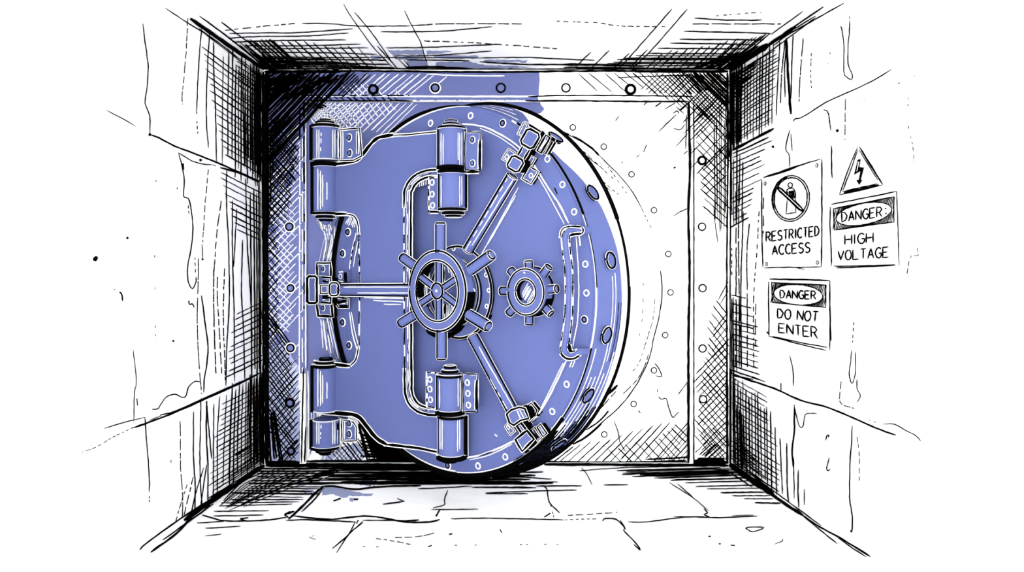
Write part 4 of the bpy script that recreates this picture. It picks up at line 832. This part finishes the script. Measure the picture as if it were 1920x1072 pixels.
for d in (90, 270, 27, 153, 207, 333):
    u = DU * math.cos(RAD(d)) + DV * math.sin(RAD(d)); mb = MB()
    cylinder(mb, cw + u * rh * .85, cw + u * (RIw * 1.02), dpx(cw, 5.2), 'b', 2.4, 1.2, (0, .6), (1, 1), .05, 14)
    mb.build('spoke', wheel)
for (x0, y0, x1, y1, r) in ((826, 474, 826, 415, 8.5), (828, 618, 828, 676, 8.5), (778, 499, 753, 481, 8), (777, 590, 750, 607, 8), (881, 507, 924, 476, 9), (878, 589, 918, 613, 9)):
    a, b = Dp(x0, y0, WW), Dp(x1, y1, WW); mb = MB(); rr = dpx(a, r); ax = (b - a).normalized(); L = (b - a).length
    lathe(mb, a, ax, [(0, rr), (L - rr * .5, rr), (L - rr * .15, rr * .8), (L, rr * .45)], 'b', 20)
    m = (a + b) / 2; d = EYE - m; d = d - ax * d.dot(ax); l = d.length; d.normalize(); e3 = ax.cross(d); be = math.acos(rr / l)
    for s in (-1, 1):
        q = (d * math.cos(be) + e3 * s * math.sin(be)) * rr; line3(mb, [a + q, m + q, b + q - ax * rr * .5], 3 if x0 > 860 else 2.4, 1.4)
    line3(mb, circle3(b - ax * rr * .4, ax, rr * .92, 20), 2.6, 1.4)
    mb.build('grip', wheel)

# ---- small toothed dial
cg = Dp(1002, 546, 0); mb = MB(); wg = .085; Rg = dpx(cg, 44.5)
ct = Dp(985, 547, wg); cb = ct - DN * wg
lathe(mb, cb, DN, [(0, Rg), (wg - .008, Rg), (wg, Rg * .95), (wg, Rg * .54), (.03, Rg * .50)], 'b', 44, True, True)
line3(mb, circle3(ct, DN, Rg * .95, 48), 2.4, 1.4); line3(mb, circle3(cb + DN * .006, DN, Rg * 1.01, 48), 3.4, 1.2); line3(mb, circle3(ct, DN, Rg * .54, 40), 2.2, 1.6)
for k in range(5):  # shade inked round the dial's lower flank
    pts = circle3(cb + DN * (.012 + .012 * k), DN, Rg * 1.004, 48); pts = [p for p in pts if (p - cb).dot(DV) < -.2 * Rg]; pts.sort(key=lambda p: (p - cb).dot(DU)); tube(mb, pts[1:], dpx(cg, 2.2), 'k')
Sg = Plane(cb + DN * .031, DN)
hatch(mb, Sg, [(974, 560), (990, 532)], [(990, 568), (1002, 546)], 7, 1.6, 'w', j=1)
for k in range(3):  # shade inked inside the dial's hole
    pts = circle3(ct - DN * (.012 + .01 * k), DN, Rg * .535, 40); pts = [p for p in pts if (p - ct).dot(DU) < -.1 * Rg and (p - ct).dot(DV) > -.4 * Rg]; pts.sort(key=lambda p: (p - ct).dot(DV)); tube(mb, pts, dpx(cg, 2.4), 'k')
for x, y in ((983, 511), (1008, 519), (1018, 548)): tube(mb, circle3(Dp(x, y, wg + .002), DN, dpx(cg, 1), 6), dpx(cg, 1), 'w', True)
dial = mb.build('toothed_dial', ROOT)
cmid = (ct + cb) / 2
for x, y in ((991, 489), (957, 506), (940, 545), (954, 587), (992, 608), (1033, 588), (1044, 541), (1029, 500)):
    t = Dp(x, y, wg * .5); u = (t - cmid).normalized(); mb = MB()
    cylinder(mb, cmid + u * Rg * .93, t, dpx(t, 6.8), 'b', 2.3, 1.3, (0, 1), (1, 1), .1, 16); mb.build('tooth', dial)

# ---- pull handle
mb = MB(); ph_ = spline([(1090, 431), (1078, 431), (1067, 433), (1060, 446), (1062, 470), (1066, 505), (1067, 545), (1065, 600), (1060, 640), (1058, 654), (1064, 665), (1076, 666), (1086, 660)], 12)
hw = .075; hp = [Dp(x, y, hw) for x, y in ph_]; rp = dpx(hp[8], 7.5)
tube(mb, [hp[0] - DN * hw] + hp + [hp[-1] - DN * hw], rp, 'b', ns=12)
e = SD(hw + rp + .004)
oa, ob = offs(ph_, 7.2), offs(ph_, -7.2)
out_, in_ = (oa, ob) if oa[len(oa) // 2][0] < ob[len(ob) // 2][0] else (ob, oa)
ink(mb, e, out_, 2.6, 'w', smooth=False); ink(mb, e, out_, 2.0, 'k', smooth=False, dash=(24, 14)); ink(mb, e, in_, 3.4, 'w', smooth=False); ink(mb, e, in_, 2.6, 'k', smooth=False, dash=(34, 10))
ink(mb, e, [(1068, 441), (1078, 439), (1090, 438)], 5, 'k', 1.2); ink(mb, e, [(1051, 662), (1060, 671), (1074, 673), (1086, 666)], 4, 'k', 1.4); ink(mb, e, [(1068, 645), (1069, 656), (1073, 659)], 6, 'k', 1.2)
ink(mb, e, [(1091, 426), (1094, 432), (1089, 439)], 3, 'k', 1.2); ink(mb, e, [(1050, 446), (1054, 430), (1068, 424), (1090, 426)], 2.4, 'k', 1.4)
ink(mb, SD(.006), [(1080, 445), (1084, 500), (1085, 545), (1083, 600), (1074, 650)], 1.8, 'w'); ink(mb, SD(.006), [(1086, 443), (1088, 460)], 2.6, 'w')
ink(mb, SD(.006), [(1062, 678), (1050, 698)], 1.8, 'w'); ink(mb, SD(.006), [(1072, 678), (1068, 688)], 1.8, 'w'); ink(mb, SD(.006), [(1078, 676), (1073, 688)], 1.8, 'w')
mb.build('pull_handle', ROOT)

# ---- three locking bars
WBk = .15
def rod(parent, p0, p1, rp, lines=(), w=.05):
    a, b = Dp(*p0, w), Dp(*p1, w); mb = MB()
    cy = cylinder(mb, a, b, dpx(a, rp), 'b', 2.6, 1.6, (.5, .5), (1, 1.25), .05, 20)
    for c_, w_, l, kw in lines: ink(mb, cy, l, w_, c_, **kw)
    return mb.build('locking_bar', ROOT)
def sub(name, parent, poly, w0, w1, wpx=3.2, base=2.0, extra=(), side=None):  # a black side inks in the block's shaded flank
    mb = MB(); P = prism(mb, poly, SD(0), w0, w1, 'b', wpx, 1.2, base, side=side)
    for c_, w_, l in extra: ink(mb, P, l, w_, c_)
    return mb.build(name, parent)
# upper right
b1 = rod(ROOT, (877, 470), (961, 330), 9, [('w', 1.8, [(885, 460), (963, 335)], {}), ('w', 1.6, [(872, 470), (952, 333)], dict(dash=(20, 6)))])
hatch(mb0 := MB(), SD(.006), [(902, 478), (975, 345)], [(912, 462), (966, 368)], 2, 1.7, 'w', j=.5); 
mb0.build('shade_hatch', b1)  # shade beside the bar, drawn as white hatching
d1 = (86, -148)
lug1 = sub('lug', b1, rquad(954, 292, 22, 15, d1), 0, .03, 2.2, 0); lug2 = sub('lug', b1, rquad(994, 328, 27, 20, d1), 0, .03, 3, 0, [('w', 1.7, [(984, 316), (978, 326)]), ('w', 1.7, [(989, 318), (981, 331)])], 'k')
for l, x, y in ((lug1, 951, 294), (lug2, 996, 329)): stud('lug_bolt', l, Dp(x, y, .031), DN, dpx(Dp(x, y, .03), 4.5), 'w', 'b', .4, .3)
sub('clamp', b1, rquad(966, 307, 26, 25, d1, 5), 0, .10, 4, 4, (), 'k'); sub('neck', b1, rquad(981, 287, 24, 14, d1), .0, .07, 4, 0, (), 'k')
sub('bolt_head', b1, rquad(994, 260, 32, 27, d1, 5), 0.01, .08, 4.4, 5, (), 'k')
sub('guide_tab', b1, [(971, 251), (982, 230), (990, 234), (980, 256)], .01, .06, 2.2, 0)
sub('collar', b1, [(985, 230), (1013, 246), (1008, 254), (984, 238)], 0.0, .05, 4, 0, (), 'k')
sub('collar', b1, rquad(1019, 270, 33, 9, (86, -150)), 0.0, .05, 4.2, 3, [('w', 1.6, [(1014, 279), (1023, 262)])], 'k'); sub('collar', b1, rquad(1027, 276, 26, 5, (86, -150)), 0.0, .03, 4, 3, (), 'k')
sub('spacer', b1, rquad(996, 300, 14, 10, d1), 0, .03, 3, 2, (), 'k')
# lower right
b2 = rod(ROOT, (886, 630), (962, 772), 9, [('w', 1.8, [(898, 650), (966, 770)], {}), ('w', 1.6, [(882, 646), (952, 768)], dict(dash=(14, 8)))])
lug1 = sub('lug', b2, [(983, 767), (996, 755), (1007, 769), (1003, 778), (992, 788)], 0, .03, 3.4, 3, (), 'k'); lug2 = sub('lug', b2, [(947, 799), (952, 793), (966, 808), (957, 815)], 0, .03, 2.2, 0)
stud('lug_bolt', lug1, Dp(994, 769, .031), DN, dpx(Dp(994, 769, .03), 4.5), 'wk', 'b', .4, .2); stud('lug_bolt', lug2, Dp(953, 801, .031), DN, dpx(Dp(953, 801, .03), 3.5), 'w', 'b', .4, .3)
sub('clamp', b2, [(950, 776), (959, 768), (974, 763), (984, 766), (991, 784), (976, 788), (963, 797), (955, 792)], 0, .10, 4, 4, [('w', 1.8, [(974, 768), (982, 782)]), ('w', 1.8, [(970, 770), (976, 784)])], 'k')
sub('neck', b2, [(969, 798), (977, 793), (987, 806), (978, 812)], .0, .07, 5, 4, (), 'k')
sub('bolt_head', b2, [(966, 824), (988, 807), (1001, 823), (979, 846)], .01, .08, 5, 5, (), 'k')
sub('collar', b2, [(1007, 801), (1013, 795), (1025, 812), (1018, 818)], 0, .05, 3.4, 4, (), 'k'); sub('collar', b2, [(996, 806), (1003, 801), (1016, 820), (1008, 826)], 0, .04, 3, 4, [('k', 2.4, [(1000, 805), (1011, 822)])], 'k')
# left
WL_ = .118
b3 = rod(ROOT, (640, 543.5), (776, 544), 9.5, [('w', 1.7, [(644, 538), (766, 538)], {}), ('w', 2, [(670, 549), (766, 549)], {})], WL_)
mb0 = MB(); strokes(mb0, SD(W1 + .002), [(2.2, [(682, 558), (766, 559)]), (1.8, [(700, 563), (760, 566)]), (1.8, [(720, 570), (752, 571)])], 'w'); strokes(mb0, SD(W1 + .002), [(2.4, [(640, 557), (660, 556), (772, 557)])]); mb0.build('shade_hatch', b3)  # shade strokes drawn under the left bar
lug1 = sub('lug', b3, [(594, 493), (620, 493), (620, 520), (595, 520)], .03, .07, 4, 0, (), 'k'); lug2 = sub('lug', b3, [(593, 568), (621, 568), (624, 593), (597, 592)], .03, .07, 5, 0, (), 'k')
sub('guide', b3, [(594, 519), (620, 521), (620, 568), (594, 566)], .03, .09, 4, 0, [('k', 5, [(596, 526), (616, 528)]), ('k', 6, [(596, 556), (618, 558)]), ('k', 5, [(599, 563), (616, 551)]), ('w', 1.8, [(600, 525), (606, 530)]), ('w', 1.8, [(611, 529), (614, 525)]), ('w', 1.8, [(604, 562), (610, 560)])], 'k')
for l, x, y in ((lug1, 606, 504), (lug2, 606, 577)): stud('lug_bolt', l, Dp(x, y, .071), DN, dpx(Dp(x, y, .07), 5), 'wk', 'b', .4, .2)
sub('neck', b3, [(601, 535), (615, 535), (615, 550), (601, 550)], .06, .13, 3.4, 0, (), 'k'); sub('clamp', b3, rquad(626, 542, 17, 24, (1, 0), 4), 0.04, .15, 3.4, 0, (), 'k')
sub('bolt_head', b3, rquad(585, 543, 18, 50, (1, 0), 3), .05, .14, 5, 0)
lg = sub('lug', b3, [(634, 509), (653, 508), (653, 528), (634, 528)], 0.005, .03, 0, 0, [('k', 8, [(647, 510), (648, 528)]), ('w', 2, [(635, 510), (643, 509)]), ('w', 2, [(635, 526), (643, 528)])]); stud('lug_bolt', lg, Dp(639, 518, .031), DN, dpx(Dp(639, 518, .03), 5), 'w', 'b', .4, .2)
sub('lug', b3, [(622, 556), (653, 560), (653, 577), (634, 576)], 0.005, .03, 2.6, 0, [('k', 6, [(625, 560), (634, 567), (650, 563)]), ('k', 6, [(636, 574), (652, 574)]), ('w', 1.7, [(637, 569), (647, 569)])])

# ================================================================== SIGNS ON THE RIGHT WALL
GLYPH = {
 'A': [[(0, 1), (.5, 0), (1, 1)], [(.2, .64), (.8, .64)]],
 'C': [[(1, .16), (.65, 0), (.25, .12), (.02, .5), (.25, .88), (.65, 1), (1, .84)]],
 'D': [[(0, 0), (.04, 1)], [(0, 0), (.55, .06), (.98, .42), (.7, .85), (.04, 1)]],
 'E': [[(1, 0), (0, .02), (0, 1), (1, .97)], [(0, .5), (.8, .47)]],
 'G': [[(1, .16), (.62, 0), (.25, .12), (.02, .5), (.25, .88), (.65, 1), (.98, .84), (.98, .54), (.55, .56)]],
 'H': [[(0, 0), (0, 1)], [(1, 0), (1, 1)], [(0, .5), (1, .48)]],
 'I': [[(.5, 0), (.5, 1)]], 'L': [[(0, 0), (0, 1), (1, .98)]], 'N': [[(0, 1), (0, 0), (1, 1), (1, 0)]],
 'O': [[(.5, 0), (.12, .18), (0, .52), (.15, .88), (.5, 1), (.85, .86), (1, .5), (.85, .14), (.5, 0)]],
 'R': [[(0, 1), (0, 0), (.62, .03), (.92, .25), (.62, .5), (0, .55)], [(.4, .54), (1, 1.02)]],
 'S': [[(.95, .14), (.5, 0), (.08, .2), (.3, .45), (.75, .55), (.95, .78), (.5, 1), (.02, .88)]],
 'T': [[(0, .02), (1, 0)], [(.5, 0), (.5, 1)]], 'V': [[(0, 0), (.5, 1), (1, 0)]]}
def text(r, S, s, TL, TR, BR, BL, w=2.9, gap=.28, dots=()):
    mb = MB()
    for d in dots: dot(mb, S, *d)
    ws = [.28 if ch == 'I' else .55 if ch == ' ' else 1.0 for ch in s]
    tot = sum(ws) + gap * (len(s) - 1); x = 0
    for ch, cw_ in zip(s, ws):
        for stx in GLYPH.get(ch, []):
            pts = []
            for u, v in stx:
                U = (x + u * cw_) / tot
                t, b = lerp(TL, TR, U), lerp(BL, BR, U); pts.append(lerp(t, b, v))
            ink(mb, S, pts, w, 'k', smooth=ch in 'CGOS', wob=.15, step=4, var=.12)
        x += cw_ + gap
    mb.build('lettering', r)
def sign(name, poly, label, lines, th=.012):
    mb = MB(); top = [S_R.hit(x, y, th) for x, y in poly]; n = len(poly); bot = [v - S_R.n * (th - .001) for v in top]
    tri = tessellate_polygon([[Vector((x, y, 0)) for x, y in poly]])
    mb.add(top + bot, [tuple(t) for t in tri] + [tuple(i + n for i in t)[::-1] for t in tri] + [(i, n + i, n + (i + 1) % n, (i + 1) % n) for i in range(n)], 'p')
    root = empty(name, sum(top, Vector()) / n, label, 'sign', 'signs on the right wall')
    P = Plane(S_R.p0 + S_R.n * th, S_R.n)
    strokes(mb, P, lines)
    mb.build('panel', root)
    return root, P
r, P = sign('warning_sign', [(1428, 335), (1541, 297), (1540, 500), (1429, 502)], 'tall white sign reading RESTRICTED ACCESS under a crossed-out figure', [
    (2.4, [(1431, 333), (1470, 322), (1505, 308), (1538, 298)]), (3.4, [(1432, 333), (1470, 320), (1500, 309)]), (2.2, [(1428, 337), (1428, 400), (1429, 450), (1430, 501)]), (2, [(1431, 370), (1431, 440)], dict(dash=(20, 8))), (3, [(1541, 297), (1541, 380), (1541, 440), (1540, 500)]), (2.2, [(1433, 502), (1470, 501), (1510, 501), (1539, 500)]), (2.2, [(1490, 501), (1508, 505)])])
mb = MB(); strokes(mb, P, [(2.2, ell(1482.5, 372, 35, 43, 26, .12), dict(closed=True)), (2.4, ell(1482.5, 372, 31, 39, 26, .12), dict(closed=True)), (2.2, ell(1482, 372, 33, 41, 12, .12, 2.6, 4.4))])
strokes(mb, P, [(2, ell(1481.7, 347, 4, 4.5, 10), dict(closed=True)), (2, [(1476, 373), (1474, 401), (1492, 398), (1492, 374)], dict(smooth=False)), (2, [(1476, 372), (1475, 358), (1480, 353), (1488, 354), (1491, 362), (1491, 374)])])
hatch(mb, P, [(1477, 358), (1479, 374)], [(1488, 356), (1489, 372)], 6, 2.2, j=.5)
ink(mb, P, [(1457, 350), (1507, 397)], 8, 'k', smooth=False); 
o = SD(0)
mb.add([P.hit(x, y, .0042) for x, y in ((1461, 354.6), (1462, 353.6), (1503, 391.6), (1502, 392.6))], [(0, 1, 2, 3)], 'w'); mb.build('pictogram', r)
text(r, P, 'RESTRICTED', (1436.5, 435), (1536, 423), (1536, 442), (1436.5, 453)); text(r, P, 'ACCESS', (1448, 460), (1519, 454), (1519, 473), (1448, 478))
for x, y in ((1435, 344), (1532, 310), (1437.6, 495), (1533, 492)): stud('screw', r, P.hit(x, y, .001), P.n, dpx(P.hit(x, y), 3.6), 'k', 'w', .3, .3)
r, P = sign('warning_sign', [(1610, 273), (1655, 348), (1574, 365)], 'triangular white sign with a lightning bolt, above the high voltage notice', [
    (2.4, [(1608, 275), (1590, 320), (1574, 364)]), (2.2, [(1608, 281), (1595, 318), (1580, 358)]), (3.6, [(1611, 275), (1634, 312), (1655, 346)]), (2, [(1610, 280), (1646, 338)]), (2.4, [(1574, 365), (1612, 357), (1654, 347)]), (4, [(1582, 361), (1620, 353), (1648, 346)]), (2.4, [(1580, 359), (1645, 344)])])
mb = MB(); fill(mb, P, [(1608, 299), (1614, 298), (1611, 313), (1620, 314), (1614, 337), (1610, 337), (1613, 321), (1601, 328)], 'k'); fill(mb, P, [(1605, 337), (1617, 337), (1611, 347)], 'k')
fill(mb, P, [(1609, 303), (1611, 303), (1608, 318), (1606, 322)], 'w', .005); mb.build('pictogram', r)
def danger(mb, P, box, e, colon):
    strokes(mb, P, [(2.4, box, dict(closed=True, smooth=False))])
    cx_, cy_, rx, ry, sh = e
    (ax, ay), (bx, by), (c_x, c_y), (dx, dy) = box
    n = 40
    for i in range(n):
        u = (i + .5) / n; x = ax + (bx - ax) * u
        yt, yb = ay + (by - ay) * u, dy + (c_y - dy) * u
        q = (x - cx_) / rx; h = ry * math.sqrt(max(0, 1 - q * q)) if abs(q) < 1 else 0; m = cy_ + sh * (x - cx_)
        sl = 3
        if m - h - yt > 1.5: ink(mb, P, [(x + sl, yt), (x - sl * .3, m - h)], 1.7, 'k', smooth=False)
        if yb - m - h > 1.5: ink(mb, P, [(x + sl * .3, m + h), (x - sl, yb)], 1.7, 'k', smooth=False)
    strokes(mb, P, [(2, ell(cx_, cy_, rx, ry, 30, 0, shear=sh), dict(closed=True))])
r, P = sign('warning_sign', [(1556, 385), (1682, 358), (1687, 499), (1559, 501)], 'white sign reading DANGER: HIGH VOLTAGE below the lightning triangle', [
    (2.4, [(1559, 383), (1620, 371), (1681, 359)]), (2.2, [(1557, 387), (1556, 420), (1558, 460), (1559, 499)]), (2.4, [(1681, 359), (1684, 430), (1686, 498)]), (2, [(1681, 358), (1682, 365)]), (2.2, [(1563, 499), (1620, 498), (1679, 496)]), (2.6, [(1568, 502), (1625, 500), (1678, 497)])])
mb = MB(); danger(mb, P, [(1563, 391), (1676, 369), (1676, 416), (1564, 431)], (1619.5, 401, 52, 20, -.17), True); mb.build('banner', r)
text(r, P, 'DANGER', (1578, 398), (1654, 387), (1654, 406), (1578, 416.5), dots=((1660.5, 391, 1.7), (1661, 400, 1.7))) 
text(r, P, 'HIGH', (1584, 440), (1637, 435.5), (1637, 454.5), (1584, 459)); text(r, P, 'VOLTAGE', (1571, 470), (1666, 462.5), (1666, 482.5), (1571, 488))
r, P = sign('warning_sign', [(1441, 524), (1557, 526), (1557, 657), (1442, 630)], 'white sign reading DANGER DO NOT ENTER, the lowest on the wall', [
    (3, [(1443, 523), (1500, 524), (1556, 526)]), (2.2, [(1441, 528), (1441, 580), (1442, 630)]), (3, [(1556, 526), (1556, 580), (1558, 640)]), (2.2, [(1556, 600), (1556, 656)]), (2.2, [(1442, 630), (1500, 645), (1550, 657)]), (2.2, [(1448, 630), (1500, 642), (1551, 651)]), (3, [(1438, 622), (1442, 627)])])
mb = MB(); danger(mb, P, [(1447, 530), (1548, 534), (1548, 576), (1448, 567)], (1496.5, 552.5, 46, 19, .06), False); mb.build('banner', r)
text(r, P, 'DANGER', (1462.5, 543.5), (1530, 545.5), (1530, 561), (1462.5, 559)); text(r, P, 'DO NOT', (1457.5, 578.5), (1535, 584), (1533, 603), (1457.5, 596.5)); text(r, P, 'ENTER', (1460, 606), (1532, 613), (1533, 634), (1460, 623))

# ================================================================== CAMERA, LIGHT
cam = bpy.data.cameras.new('camera'); co = bpy.data.objects.new('camera', cam); COL.objects.link(co)
co.location = EYE; co.rotation_euler = (math.pi / 2, 0, 0)
cam.sensor_width = 36; cam.lens = F * 36 / 1920; cam.clip_start = .05
cam.shift_x = (960 - CX) / 1920; cam.shift_y = (CY - 536) / 1920
SC.camera = co
w = bpy.data.worlds.new('daylight'); SC.world = w; w.use_nodes = True
w.node_tree.nodes['Background'].inputs['Color'].default_value = (1, 1, 1, 1); w.node_tree.nodes['Background'].inputs['Strength'].default_value = 0.9
sun = bpy.data.lights.new('sun', 'SUN'); sun.energy = 0.6; sun.angle = math.radians(35)
so = bpy.data.objects.new('sun', sun); COL.objects.link(so); so.location = (0, -4, 4); so.rotation_euler = (math.radians(90), 0, math.radians(0))
SC.cycles.diffuse_bounces = 10; SC.cycles.max_bounces = 14
vs = SC.view_settings; vs.view_transform = 'Standard'; vs.look = 'None'; vs.gamma = 1; vs.use_curve_mapping = False; vs.exposure = 2.65
